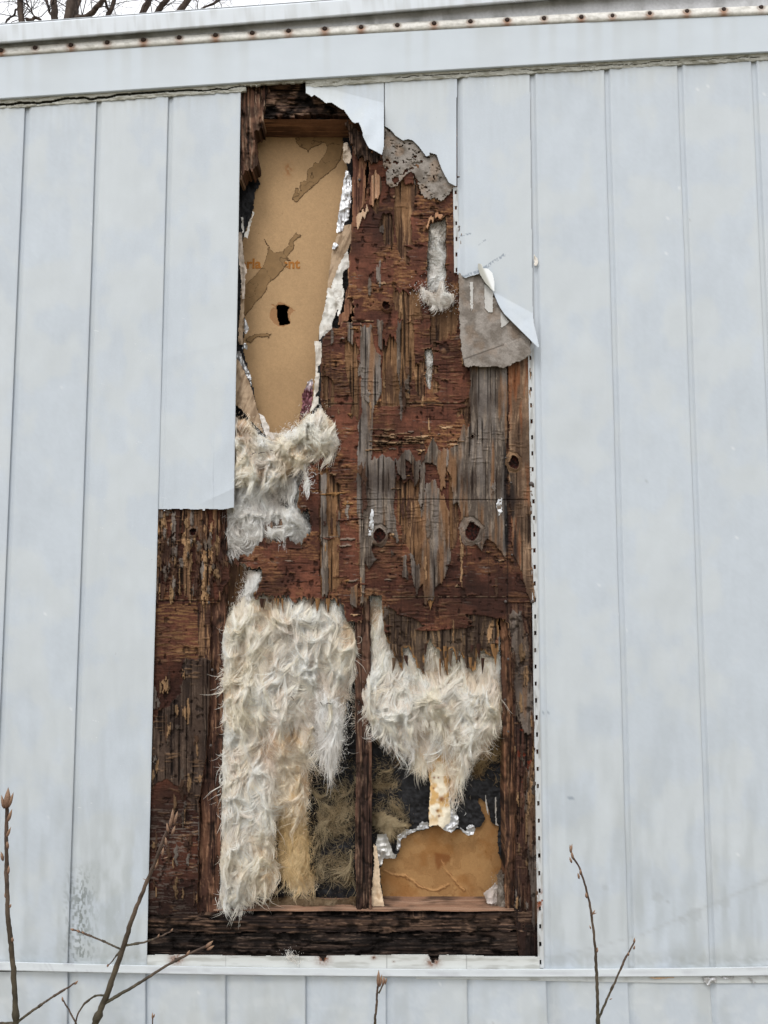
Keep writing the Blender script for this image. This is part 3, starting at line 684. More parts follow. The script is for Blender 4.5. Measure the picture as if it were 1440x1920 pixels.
left = [(262, 940), (413, 940), (414, 1020), (420, 1050), (433, 1060), (430, 1085), (414, 1115), (412, 1131), (396, 1131), (394, 1300), (388, 1400), (374, 1500), (370, 1700), (370, 1716), (262, 1716)]
M = inp(vx, vy*.5+Y*.5, main) | inp(vx, Y, left)
slot1 = K4([(572, 945), (600, 940), (650, 930), (670, 905), (680, 960), (672, 1060), (668, 1400), (560, 1400), (552, 1100), (565, 1000)])
slot2 = K6([(568, 80), (605, 50), (618, 120), (612, 250), (596, 340), (580, 330), (574, 200)])
slot3 = [(692, 1118), (716, 1116), (719, 1180), (700, 1180), (690, 1160)]
M &= ~(inp(vx, Y+4*(noise(X/3, 0*X, 5)-.5), slot1) | inp(vx, vy, slot2) | inp(vx, Y, slot3))
M &= ~(inp(nx, ny, [(650, 560), (662, 560), (660, 602), (648, 602)]))
# layers: 0 inner veneer (vertical), 1 red glue layer (horizontal), 2 outer grey veneer (vertical)
T = fbm(X/42, Y/26, 4, 21)
gh = gnoise(X, Y, False, 22); gv = gnoise(X, Y, True, 23)
pat = fbm(X/70, Y/70, 3, 24)
red = mix(np.ones(X.shape+(3,))*C(64, 37, 29)*1.2, C(98, 60, 46)*1.2, sst(.3, .7, pat))
red = red*(1+.35*(gh-.5)+.3*(noise(X/2, Y/14, 25)-.5)+.6*(fbm(X/9, Y/9, 3, 26)-.5)+.5*(fbm(X/2.6, Y/2.2, 2, 65)-.5)+1.0*(fbm(X/80, Y/110, 3, 28)-.5))[..., None]
och = mix(np.ones(X.shape+(3,))*C(102, 68, 46)*1.1, C(146, 108, 74)*1.1, sst(.35, .85, gh))
tear = sst(.49, .58, T)*sst(.40, .62, gh)
tear = np.maximum(tear, sst(.70, .76, gh)*.4)
iso = fbm(X/3.2, Y/2.4, 3, 64); tear = np.clip(tear*.55+.75*sst(.47, .60, T)*sst(.42, .62, iso), 0, 1)
R = inp(nx, ny, K4([(95, 900), (180, 850), (240, 900), (250, 1100), (230, 1160), (200, 1330), (100, 1400), (90, 1100)])) | inp(hx, hy, [(771, 458), (803, 455), (803, 516), (780, 512), (768, 480)]) | inp(hx, hy, [(822, 640), (862, 630), (880, 760), (850, 772), (818, 740)]) | inp(hx, hy, K6([(350, 1740), (1100, 1720), (1110, 1820), (1050, 1870), (830, 1870), (500, 1850), (400, 1800)])) | inp(hx, hy, [(700, 762), (850, 760), (850, 790), (760, 800), (720, 790)])
tear = tear*(1-.85*R)
lowband = sst(1000, 1040, Y)*(X > 430)
tear = tear*(1-.45*lowband)
c1 = mix(red, och, tear)
ck = sst(.30, .18, noise(X/26, Y/2.4+2*fbm(X/30, Y/30, 2, 19), 27))
ck = .7*ck*sst(.44, .66, fbm(X/50, Y/40, 3, 67)); c1 = mix(c1, C(16, 10, 8), ck*.8)
d1 = -.0018*tear*(gh)-.0012*(gh-.5)+.0022*ck+.003*(fbm(X/40, Y/40, 3, 29)-.5)
# weathered grey tops of torn fibres
c1 = mix(c1, C(128, 116, 108), sst(.70, .78, gnoise(X, Y, False, 35))*sst(.45, .6, fbm(X/50, Y/60, 3, 36))*.6)
# inner veneer
tv, dv = timber(X, Y, True, (C(118, 88, 62)*1.1, C(78, 56, 42)*1.1, C(156, 122, 90)*1.1), 31, crack=.27)
inner_polys = [K4([(340, 690), (430, 650), (500, 720), (470, 850), (440, 900), (450, 1000), (460, 1180), (400, 1170), (370, 1130), (345, 1000)]),
    K4([(270, 880), (330, 860), (340, 1080), (300, 1100), (260, 1020), (230, 960)]),
    K4([(190, 700), (250, 640), (240, 780), (230, 860), (200, 880), (180, 800)]),
    K4([(570, 1480), (700, 1480), (740, 1420), (750, 1560), (700, 1700), (640, 1720), (600, 1760), (570, 1740)]),
    K4([(330, 1370), (500, 1400), (520, 1560), (400, 1580), (330, 1480)]),
    K6([(30, 0), (100, 0), (125, 200), (120, 520), (70, 500), (70, 380), (30, 240)]),
    K6([(280, 0), (380, 0), (460, 200), (460, 480), (380, 500), (270, 480)]),
    K6([(490, 150), (560, 120), (570, 380), (540, 400), (500, 300)]), K6([(620, 30), (660, 0), (650, 250), (680, 400), (620, 390)]),
    K6([(770, 380), (870, 380), (870, 560), (830, 560), (800, 520), (780, 470)]),
    K6([(370, 900), (430, 960), (540, 900), (540, 1560), (500, 1560), (440, 1380), (380, 1200)]),
    K6([(720, 860), (760, 900), (790, 1060), (790, 1350), (740, 1400), (730, 1100)]),
    [(605, 690), (625, 720), (628, 760), (606, 775)], [(598, 880), (640, 900), (635, 1110), (600, 1120)],
    [(745, 600), (775, 600), (780, 690), (760, 740), (748, 700)]]
I = np.zeros(X.shape, bool)
for p in inner_polys: I |= inp(vx, vy, p)
I &= ~R
cin = tv; 
I2 = inp(hx, Y, [(716, 1140), (736, 1140), (776, 1160), (779, 1183), (806, 1183), (870, 1177), (882, 1152), (918, 1155), (940, 1163), (940, 1290), (716, 1290)])
gtv, gdv = timber(X, Y, True, (C(84, 70, 58)*1.15, C(58, 46, 38)*1.15, C(128, 104, 78)*1.2), 32, crack=.22)
low_edge = blur(~M, 4, 1)
gtv = mix(gtv, C(168, 126, 78)*1.1, sst(.02, .3, low_edge)*sst(.35, .6, noise(X/6, Y/12, 3))*.8)
c = c1.copy(); d = d1.copy()
c[I] = cin[I]; d[I] = (dv*1.0+.0045)[I]
c[I2] = gtv[I2]; d[I2] = (gdv+.005)[I2]
# outer veneer
V = [K6([(125, -100), (205, -78), (220, 30), (240, 90), (262, 90), (270, 360), (215, 480), (210, 540), (200, 790), (290, 780), (360, 790), (368, 900), (360, 1100), (365, 1250), (390, 1350), (370, 1370), (340, 1300), (300, 1330), (215, 1340), (200, 1420), (240, 1480), (190, 1540), (160, 1480), (160, 1640), (150, 1760), (130, 1760), (115, 1300), (100, 1080), (115, 560), (140, 480)]),
     [(740, 860), (770, 845), (782, 862), (797, 858), (812, 822), (825, 850), (845, 835), (864, 820), (864, 940), (850, 945), (846, 900), (838, 875), (833, 920), (826, 920), (820, 880), (810, 870), (798, 868), (796, 950), (788, 950), (786, 870), (783, 900), (776, 905), (770, 870), (762, 865), (760, 900), (752, 898), (745, 880)],
     [(800, 905), (815, 900), (830, 930), (843, 960), (845, 1050), (840, 1070), (835, 1090), (815, 1105), (812, 1125), (795, 1135), (793, 1100), (780, 1112), (772, 1080), (768, 1040), (775, 1040), (790, 1070), (791, 960)],
     [(882, 660), (950, 660), (952, 760), (950, 850), (945, 900), (950, 930), (950, 1000), (948, 1048), (935, 1030), (925, 1015), (910, 1010), (905, 1030), (895, 1022), (880, 1015), (868, 995), (862, 960), (858, 940), (858, 860), (868, 800), (880, 800)],
     [(651, 602), (662, 602), (661, 649), (652, 640)], [(706, 602), (718, 600), (716, 658), (708, 650)], [(744, 600), (752, 600), (750, 723), (745, 700)],
     [(600, 890), (612, 890), (616, 1110), (604, 1120)], [(755, 1040), (762, 1040), (765, 1090), (754, 1080)], [(657, 1098), (672, 1095), (670, 1140), (655, 1130)]]
Vm = np.zeros(X.shape, bool); vy2 = Y+.45*(vy-Y)
for p in V: Vm |= inp(vx, vy2, p)
ve, vd = timber(X, Y, True, (C(118, 110, 104), C(84, 74, 66), C(146, 132, 118)), 33, crack=.2)
ve = mix(ve, C(132, 96, 66), sst(.54, .76, fbm(X/12, Y/110, 4, 45))*.75)
c[Vm] = ve[Vm]; d[Vm] = (vd*.8-.0055)[Vm]
E = inp(vx, vy2, [(953, 650), (994, 650), (996, 800), (998, 1000), (1003, 1140), (988, 1110), (975, 1060), (962, 1045), (955, 900)])
te, td = timber(X, Y, True, (C(132, 108, 88), C(98, 76, 60), C(162, 134, 108)), 34, crack=.2)
te = mix(te, C(132, 82, 52), sst(.55, .7, fbm(X/9, Y/70, 3, 46))*.7)
c[E] = te[E]; d[E] = (td-.004)[E]
G2 = inp(vx, vy2, [(955, 1150), (975, 1150), (990, 1190), (1001, 1300), (1003, 1420), (996, 1380), (985, 1380), (975, 1350), (965, 1300), (960, 1200)]) | inp(vx, vy, [(985, 1450), (1008, 1440), (1012, 1740), (1000, 1740), (990, 1600)])
c[G2] = mix(ve, C(84, 70, 60), .45+0*X)[G2]; d[G2] = (vd-.003)[G2]
# right-hand strip below: dark
rs = (X > 948) & (Y > 1130) & ~G2
ds, dd = timber(X, Y, True, (C(70, 46, 38)*1.2, C(40, 27, 23)*1.2, C(110, 82, 64)*1.1), 37, crack=.3)
c[rs] = ds[rs]; d[rs] = (dd+.002)[rs]
rq = rs & (fbm(X/14, Y/12, 4, 49) > .66) & (X > 970) & (Y > 1340) & (Y < 1500)
c[rq] = mix(red, C(140, 62, 38), .4+0*X)[rq]
# left strip zones
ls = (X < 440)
l1, ld1 = timber(X, Y, True, (C(104, 78, 58)*1.25, C(60, 38, 30)*1.2, C(158, 122, 90)*1.2), 38, crack=.3)
z1 = ls & (vy < 1118); fl = z1 & (fbm(X/9, Y/45, 3, 51) > .42)
c[z1] = (red*.9)[z1]; c[fl] = l1[fl]; d[fl] = (ld1-.004)[fl]
z2 = ls & (Y >= 1130) & (ny < 1235); c[z2] = mix(red, C(138, 104, 70), sst(.42, .62, gnoise(X, Y, False, 52))*.75)[z2]
z2b = z2 & (vx > 372); c[z2b] = l1[z2b]
z3 = ls & (ny >= 1235)
l4, ld4 = timber(X, Y, True, (C(84, 68, 58)*1.15, C(54, 42, 36)*1.1, C(120, 102, 88)), 39, crack=.22)
rp = inp(nx, ny, [(262, 1225), (345, 1235), (338, 1300), (318, 1325), (300, 1330), (262, 1400)]) | inp(nx, ny, [(262, 1480), (310, 1460), (340, 1480), (372, 1530), (372, 1716), (262, 1716)])
c[z3] = l4[z3]; d[z3] = (ld4-.003)[z3]
z5 = z3 & rp; c[z5] = (red*.75)[z5]; d[z5] = d1[z5]
sc = z5 & (Y > 1500) & (gnoise(X, Y, False, 54) > .60); c[sc] = mix(c, C(140, 128, 118), .6+0*X)[sc]
c[ls & (X > 372) & (Y > 1540)] = (C(98, 92, 88)*(.6+.8*fbm(X/5, Y/20, 3, 5))[..., None])[ls & (X > 372) & (Y > 1540)]
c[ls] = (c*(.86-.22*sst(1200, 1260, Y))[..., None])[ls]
# dark stains where nails and laps run
dk = np.exp(-((X-949)/6)**2)*sst(800, 860, Y)*sst(1080, 1010, Y)+np.exp(-((X-962-(Y-950)*.05)/7)**2)*sst(860, 900, Y)*sst(1100, 1030, Y)
dk = np.clip(dk+.8*np.exp(-((X-961)/8)**2)*sst(1220, 1300, Y)*fbm(X/12, Y/50, 3, 12), 0, 1)*sst(.2, .5, fbm(X/7, Y/30, 3, 58))
c = mix(c, C(24, 24, 26), np.clip(dk, 0, .92))
c = mix(c, C(14, 11, 10), .8*np.exp(-((X-951.5)/1.3)**2)*(Y > 680)*(Y < 1150))
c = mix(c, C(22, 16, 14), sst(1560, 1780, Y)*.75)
# scored lines and lap seams
for (xa, xb, yy, wd, k) in ((660, 990, 937, .8, .6), (300, 412, 1127, 1.2, .8), (735, 948, 1121, .9, .6), (640, 700, 604, 1.3, .7), (762, 865, 757, 1.2, .7), (610, 672, 758, 1.2, .6)):
    s_ = np.exp(-((Y-yy-1.5*(noise(X/30, 0*X, 60)-.5))/wd)**2)*(X > xa)*(X < xb)
    c = mix(c, C(20, 15, 12), s_*k); d = d+.003*s_
    s2 = np.exp(-((Y-yy+2.2)/.9)**2)*(X > xa)*(X < xb)*sst(.4, .6, noise(X/7, 0*X, 61)); 
    if yy != 937: c = mix(c, C(185, 160, 130), s2*.5)
for xl in (720, 752, 800, 838, 884, 915, 934, 690, 620): c = mix(c, C(24, 17, 14), np.exp(-((X-xl-3*(noise(0*X, Y/60, xl)-.5))/.7)**2)*.55*(noise(0*X, Y/45, xl+3) > .45)*(Y > 600)*(Y < 1240))
# knots
def knot(cx, cy, r, ring=C(150, 140, 130)):
    global c, d
    dd_ = np.hypot((X-cx)*1.08, (Y-cy)*.86)+r*.55*(fbm(X/(r*.6), Y/(r*.6), 3, int(cx))-.5)
    m1 = dd_ < r*.55; m2 = (dd_ < r) & ~m1
    rr = .5+.5*np.sin(dd_*1.7+3*noise(X/6, Y/6, 4))
    c2 = mix(mix(np.ones(X.shape+(3,))*ring*.85, C(78, 64, 54), rr*.7), c, .35+0*X)
    c[m2] = c2[m2]; d[m2] = (-.006*(1-(dd_-r*.55)/(r*.45)))[m2]-.002
    c3 = mix(np.ones(X.shape+(3,))*C(70, 34, 26), C(26, 15, 12), sst(.35, .65, fbm(X/3, Y/3, 3, int(cy))))
    c[m1] = c3[m1]; d[m1] = .004-.004*noise(X/3, Y/3, 3)[m1]
pass
c = mix(c, C(40, 26, 20), (noise(X/2.2, Y/3.2, 66) > .94)*.5)
# warm pale broken ends
lip = blur(M, 2, 1)*M
c = mix(c, C(170, 134, 102), (lip < .88)*sst(.4, .7, noise(X/4, Y/5, 68))*.55*(Y < 1300)*(X > 440))
fleck = sst(.60, .72, fbm(X/16, Y/3.0, 3, 97))*sst(.5, .62, fbm(X/60, Y/60, 3, 98)); c = mix(c, C(150, 118, 88), fleck*.35*(~Vm & ~I & ~I2)); d = d-.0015*fleck
def stamp(cx, cy, L, wd, vert, colr, hgt):
    global c, d
    a0, b0 = (wd, L) if vert else (L, wd)
    j0 = max(0, int((cx-a0/2-4-X[0, 0])/1.25)); j1 = int((cx+a0/2+4-X[0, 0])/1.25); i0 = max(0, int((cy-b0/2-4-Y[0, 0])/1.25)); i1 = int((cy+b0/2+4-Y[0, 0])/1.25)
    xx = X[i0:i1, j0:j1]; yy = Y[i0:i1, j0:j1]
    if xx.size < 4: return
    u, v = ((yy-cy)/L, (xx-cx)/wd) if vert else ((xx-cx)/L, (yy-cy)/wd)
    k = int(cx*7+cy)
    en = .5-.5*noise(v*3+5, 0*v, k)*.8; v = v+.6*(noise(u*6, 0*u, k+1)-.5)
    m_ = (abs(u) < en) & (abs(v) < .5*(1-.6*abs(u)))
    tex = .75+.5*noise((v if vert else u)*(6 if vert else 5)+9, (u if vert else v)*(5 if vert else 6), k+2)
    cc = c[i0:i1, j0:j1]; dd = d[i0:i1, j0:j1]
    cc[m_] = (np.ones(xx.shape+(3,))*colr*tex[..., None])[m_]; dd[m_] -= hgt*(.6+.4*(.5+u[m_]))
    below = (abs(u+.02) < en) & (abs(v-.55 if not vert else v) < (.22 if not vert else 0)) & ~m_
    cc[below] = cc[below]*.35; dd[below] += .002  # shadow under each flat sliver painted into the wood colour, slightly sunk
rs_ = np.random.default_rng(5)
PAL_H = [C(178, 146, 114), C(150, 120, 92), C(126, 110, 98), C(96, 62, 48), C(70, 44, 36), C(150, 112, 72), C(116, 80, 56)]
PAL_V = [C(124, 114, 106), C(100, 88, 78), C(144, 116, 86), C(90, 66, 50), C(166, 132, 98), C(72, 50, 40)]
for q_ in range(230):
    x_ = rs_.uniform(600, 940); y_ = rs_.uniform(330, 1190)
    jx, jy = int((x_-X[0, 0])/1.25), int((y_-Y[0, 0])/1.25)
    if (Vm | E | I | I2)[jy, jx] and q_ % 3: continue
    if R[jy, jx]: continue
    if q_ % 3: stamp(x_, y_, rs_.uniform(6, 34), rs_.uniform(1.4, 5.0), False, PAL_H[rs_.integers(0, 7)], rs_.uniform(.0015, .005))
    else: stamp(x_, y_, rs_.uniform(14, 80), rs_.uniform(2.2, 11), True, PAL_V[rs_.integers(0, 6)], rs_.uniform(.0015, .005))
for q_ in range(34):      # pale slivers in the belt just above the grey veneer
    stamp(rs_.uniform(700, 800), rs_.normal(822, 9), rs_.uniform(18, 50), rs_.uniform(2, 4), False, PAL_H[rs_.integers(0, 2)], .004)
for q_ in range(50):
    x_ = rs_.uniform(470, 700); y_ = rs_.uniform(870, 1115); stamp(x_, y_, rs_.uniform(10, 50), rs_.uniform(1.8, 4), q_ % 4 == 0, PAL_H[rs_.integers(2, 7)], rs_.uniform(.001, .004))
for q_ in range(170):
    x_ = rs_.uniform(285, 410); y_ = rs_.uniform(960, 1118) if q_ < 110 else rs_.uniform(1250, 1700)
    stamp(x_, y_, rs_.uniform(14, 60), rs_.uniform(2.5, 9), True, PAL_V[rs_.integers(0, 6)]*(.9 if q_ < 110 else .6), rs_.uniform(.002, .005))
for q_ in range(60):
    stamp(rs_.uniform(955, 1005), rs_.uniform(1150, 1700), rs_.uniform(20, 70), rs_.uniform(2.5, 8), True, PAL_V[rs_.integers(0, 6)]*.7, rs_.uniform(.002, .005))
knot(885, 998, 25); knot(711, 1005, 19); knot(963, 868, 18, C(168, 132, 98)); knot(724, 572, 13, C(120, 78, 52)); knot(886, 818, 5, C(110, 96, 84)); knot(361, 998, 12, C(120, 92, 70))
pit = sst(.66, .76, fbm(X/10, Y/14, 4, 99)); pit = pit*(~Vm)*(~E)*(~I)*.8; c = mix(c, C(22, 14, 11), pit*.75); d = d+.004*pit
grm = sst(.42, .72, fbm(X/55, Y/75, 4, 95)); c = mix(c, c*.0+C(38, 25, 20), (grm*.6))
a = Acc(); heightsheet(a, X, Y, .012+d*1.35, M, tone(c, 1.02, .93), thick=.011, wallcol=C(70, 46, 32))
SH = a.build('plywood_sheathing', M_WOOD, HOME); SH['label'] = 'delaminated rotten plywood, red brown with grey veneer strips'
# hanging splinters below the band
def splinter(pts, r0, Yd, col, parent=SH):
    pass
for k in range(64):
    sp = Acc()
    zone = random.random()
    if zone < .35: x = random.uniform(488, 640); y = 1122; L = random.uniform(8, 30)
    elif zone < .7: x = random.uniform(724, 932); y = random.uniform(1205, 1235); L = random.uniform(12, 38)
    elif zone < .8: x = random.uniform(795, 830); y = 1120; L = random.uniform(8, 26)
    else: x = random.uniform(655, 690); y = 1120; L = random.uniform(10, 26)
    wd = random.uniform(1.2, 4.5); n = 6; t = np.linspace(0, 1, n)
    cx = x+random.uniform(-4, 4)*t**2; yy = y+L*t
    hw = wd*(1-t**1.5)+.2; dep = .009+random.uniform(-.006, .002)*t
    Lp = P(cx-hw, yy, dep); Rp = P(cx+hw, yy, dep); Bk = P(cx, yy, dep+.004)
    colr = random.choice([C(96, 78, 62), C(70, 56, 46), C(130, 96, 62), C(56, 36, 28)])
    sp.grid(np.stack([Lp, Rp, Bk, Lp], 1), colr)
    sp.build('splinter', M_WOOD, SH)
timber_sheet('split_wood', K7([(750, 205), (830, 195), (905, 190), (915, 250), (905, 335), (760, 335)]), .020, True, (C(128, 116, 106), C(96, 78, 66), C(160, 120, 84)), 75, thick=.008, jag=1.5)
timber_sheet('backing_board', K7([(515, 440), (660, 440), (650, 560), (630, 720), (515, 740)]), .055, True, (C(112, 80, 48), C(80, 54, 36), C(140, 104, 66)), 76, thick=.02, jag=1)
# pale splintered wood by the stud, top centre
timber_sheet('split_wood', K3([(1110, 1190), (1150, 1150), (1190, 1130), (1210, 1080), (1230, 1130), (1180, 1210), (1150, 1240), (1130, 1330)]), .006, True, (C(196, 160, 126)*1.2, C(150, 108, 80)*1.2, C(216, 186, 156)), 71, thick=.004, jag=1.5)
timber_sheet('split_wood', K3([(1230, 960), (1240, 860), (1280, 800), (1330, 860), (1330, 1000), (1280, 1060), (1240, 1110), (1220, 1060)]), .006, True, (C(176, 130, 94)*1.2, C(120, 78, 56)*1.2, C(206, 170, 134)), 72, thick=.006, jag=1.5)
timber_sheet('split_wood', K3([(1010, 400), (1130, 430), (1165, 520), (1200, 600), (1260, 640), (1330, 690), (1320, 760), (1250, 750), (1190, 730), (1130, 690), (1060, 560)]), .004, True, (C(90, 66, 50)*1.2, C(56, 40, 32)*1.1, C(140, 108, 84)), 73, thick=.01, jag=2, rot=.6, crack=.3)
timber_sheet('split_wood', K4([(560, 1000), (540, 960), (590, 900), (650, 880), (655, 910), (600, 935), (575, 950)]), .004, True, (C(190, 140, 100)*1.2, C(150, 100, 68)*1.2, C(212, 168, 124)), 74, thick=.005, jag=1)
for (x_, y_, a_, L_) in ((600, 1316, 60, 9), (612, 1319, 10, 9), (545, 1306, 50, 10), (548, 1134, 80, 9), (484, 851, -10, 13), (472, 853, -25, 9), (507, 845, 15, 5), (575, 856, 60, 4), (552, 936, 95, 12), (607, 1440, 70, 6)):
    sp = Acc(); t_ = np.linspace(0, 1, 5); a_ = math.radians(a_)
    sp.tube(P(x_+L_*t_*math.cos(a_), y_+L_*t_*math.sin(a_)-1.5*np.sin(t_*3), (-.036 if y_ > 1290 or y_ < 900 else -.01)), .0011*np.array([.4, 1, .9, .7, .2]), (.03, .02, .015), sides=5)
    sp.build('splinter', M_WOOD, SH)
# nails
def nail(px, py, Yd, r=.0035, parent=SH):
    b = Acc(); p = P(px, py, Yd); th = np.linspace(0, 2*np.pi, 12, endpoint=False)
    rr = np.array([r, r, r*.8, r*.3]); dd2 = np.array([.004, 0, -.0015, -.002])
    g_ = np.stack([np.stack([p[0]+q*np.cos(th), np.full(12, p[1]+e), p[2]+q*np.sin(th)], -1) for q, e in zip(rr, dd2)])
    b.grid(g_, (.1, .1, .1), close=True); b.add(np.concatenate([g_[-1], [[p[0], p[1]-.0021, p[2]]]]), tris=[(k, (k+1) % 12, 12) for k in range(12)])
    b.build('nail', M_NAIL, parent)
for (x, y, r) in ((948, 1128, .004), (953, 1236, .0035), (362, 1105, .0045), (391, 1130, .004), (398, 1256, .0035), (395, 1398, .0035), (953, 1372, .003), (948, 858, .003), (958, 905, .003), (949, 985, .003), (960, 1040, .003), (670, 1262, .003), (947, 1312, .003)):
    nail(x, y, .006 if x > 500 else .01, r)
nail(674, 337, .026, .004); nail(996, 907, .004, .006, fl2); nail(998, 1128, .004, .005, fl2)

# ------------------------------------------------------------------ felt, foil and torn facing paper
def feltc(seed, tan=.35):
    def f(X, Y):
        c = mix(np.ones(X.shape+(3,))*C(146, 139, 132)*1.2, C(122, 114, 106)*1.1, sst(.35, .7, fbm(X/14, Y/14, 4, seed)))
        c = mix(c, C(160, 128, 98), sst(.5, .7, fbm(X/22, Y/22, 4, seed+3))*tan)
        return c*(.82+.2*(noise(X/1.7, Y/1.7, seed+5)-.5))[..., None]
    return f
felt1 = K4([(262, 340), (262, 560), (285, 640), (288, 700), (320, 728), (360, 715), (375, 690), (400, 670), (420, 640), (445, 628), (470, 650), (490, 700), (520, 780), (560, 800), (600, 798), (640, 812), (660, 800), (690, 770), (720, 735), (740, 700), (720, 560), (560, 420), (350, 330)])
def felth(X, Y):
    m = (fbm(X/6, Y/5, 2, 88) > .76)*(X < 815)*(Y < 352)
    return m | (np.hypot((X-741)/8, (Y-338)/7)+.5*(noise(X/3, Y/3, 4)-.5) < .8)
sheet('felt_paper', felt1, .009, feltc(80), M_FELT, holes=felth, jag=3, dfn=lambda X, Y, D: D-.006*fbm(X/12, Y/12, 4, 81)+.003*(fbm(X/7, Y/6, 3, 82) > .70), thick=.004, seed=8, label='grey pitted felt under the torn diagonal panel')
felt2 = K4([(752, 1270), (795, 1290), (900, 1260), (935, 1390), (1000, 1440), (1080, 1560), (1160, 1640), (1215, 1710), (1220, 1800), (1180, 1825), (1150, 1840), (1110, 1850), (1080, 1870), (1040, 1886), (980, 1875), (900, 1882), (850, 1872), (792, 1880), (775, 1800), (763, 1700), (755, 1500)])
def crease(X, Y): return (Y-(672-(X-873)*.36))
fl_ = sheet('felt_paper', felt2, 0, lambda X, Y: mix(feltc(90, .2)(X, Y), C(58, 52, 46), np.exp(-(crease(X, Y)/1.3)**2)*.85*(X < 945)), M_FELT, jag=2.2, seed=9, thick=.005, solid=True,
      dfn=lambda X, Y, D: D+.004-.018*sst(520, 690, Y)+.004*(fbm(X/22, Y/22, 3, 92)-.5)-.003*(crease(X, Y) > 0)+.0015*(fbm(X/3, Y/3, 2, 93)-.5), label='hanging flap of grey felt below the torn corner')
for k, p in enumerate(([(825, 1330), (848, 1330), (850, 1500), (835, 1522), (826, 1480)], [(918, 1340), (945, 1360), (978, 1400), (975, 1525), (945, 1530), (920, 1500)], [(1022, 1520), (1050, 1545), (1082, 1590), (1060, 1608), (1024, 1632)])):
    sheet('paint_scrap', K4(p), 0, lambda X, Y: mix(np.ones(X.shape+(3,))*C(186, 184, 180), C(120, 110, 100), (noise(X/3, Y/3, 5) > .78)*.7*(X < 893)), M_PAPER, parent=fl_, jag=1, seed=20+k,
          dfn=lambda X, Y, D: D+.0015-.018*sst(520, 690, Y), thick=.002)
SILV = C(192, 193, 195); KRAFT = C(168, 146, 122)*1.15; PW = C(224, 222, 216)
def crink(amp=.006, seed=1, s=9):
    s = max(s*1.35, 7)
    return lambda X, Y, D: D-amp*(ridge(X/s, Y/(s*1.7), 2, seed)-.5)-amp*.22*(noise(X/4.5, Y/7, seed+8)-.5)
def papc(seed, base=PW, dk_=C(150, 138, 122)):
    return lambda X, Y: mix(np.ones(X.shape+(3,))*base, dk_, sst(.45, .75, fbm(X/9, Y/14, 4, seed))*.5)
def kraftc(seed): return lambda X, Y: mix(np.ones(X.shape+(3,))*KRAFT, C(110, 88, 66), sst(.45, .7, fbm((X+Y*.4)/4, (Y-X*.4)/22, 4, seed))*.6)
sheet('foil_facing', K3([(1025, 800), (1055, 810), (1068, 860), (1080, 930), (1075, 1080), (1050, 1230), (1020, 1250), (1000, 1320), (950, 1340), (945, 1300), (968, 1150), (1000, 950)]), .062, mix(SILV, SILV, .0), M_FOIL, dfn=crink(.010, 3, 7), jag=1.2, thick=.001, solid=True, label='silver foil strip down the right edge of the tan panel')
sheet('facing_paper', K3([(1005, 575), (1045, 568), (1060, 620), (1080, 690), (1060, 750), (1020, 750), (1000, 720)]), .055, papc(3, C(206, 190, 172)), M_PAPER, dfn=crink(.014, 4, 10), jag=1, solid=True)
sheet('kraft_facing', K3([(1010, 1270), (1078, 1255), (1078, 1400), (1045, 1480), (1000, 1600), (950, 1800), (900, 1890), (858, 1890), (880, 1700), (905, 1500), (950, 1350)]), .062, kraftc(5), M_PAPER, dfn=crink(.006, 6, 14), jag=1, solid=True)
sheet('foil_facing', K3([(915, 1420), (940, 1410), (970, 1435), (930, 1480), (905, 1475)]), .055, SILV, M_FOIL, dfn=crink(.008, 13, 5), jag=1, solid=True)
sheet('facing_paper', K3([(1042, 1468), (1060, 1530), (1075, 1560), (1070, 1655), (1040, 1640), (1005, 1660), (1000, 1740), (1015, 1890), (890, 1890), (910, 1750), (970, 1600)]) + K5([]), .05, papc(7), M_PAPER, dfn=crink(.008, 8, 12), jag=1.5, solid=True, label='torn white facing paper, upper length')
sheet('facing_paper', K5([(872, 0), (1015, 0), (1012, 100), (1000, 140), (975, 250), (955, 235), (960, 180), (940, 240), (920, 270), (905, 370), (890, 455), (865, 440), (860, 410), (832, 400), (815, 440), (800, 430), (800, 340), (845, 180)]), .048, papc(9), M_PAPER, dfn=crink(.010, 10, 12), jag=1.5, solid=True)
sheet('facing_paper', K5([(758, 448), (820, 445), (830, 560), (828, 640), (795, 660), (790, 710), (812, 715), (806, 790), (798, 870), (775, 900), (778, 918), (803, 905), (800, 980), (740, 1040), (715, 1070), (750, 940), (762, 800), (770, 700), (768, 560)]), .05, papc(11, C(220, 214, 204)), M_PAPER, dfn=crink(.008, 12, 10), jag=1, solid=True)
def purp(X, Y): return mix(np.ones(X.shape+(3,))*C(215, 212, 215), C(96, 56, 62), sst(705, 735, Y+12*(noise(X/4, Y/4, 3)-.5)))
sheet('foil_facing', K5([(750, 760), (752, 880), (742, 1000), (720, 1050), (680, 1085), (630, 1150), (640, 1060), (655, 990), (655, 890), (690, 830), (700, 790)]), .06, purp, M_FOIL, dfn=crink(.012, 14, 6), jag=1.5, solid=True, label='crumpled foil scrap, purplish red')
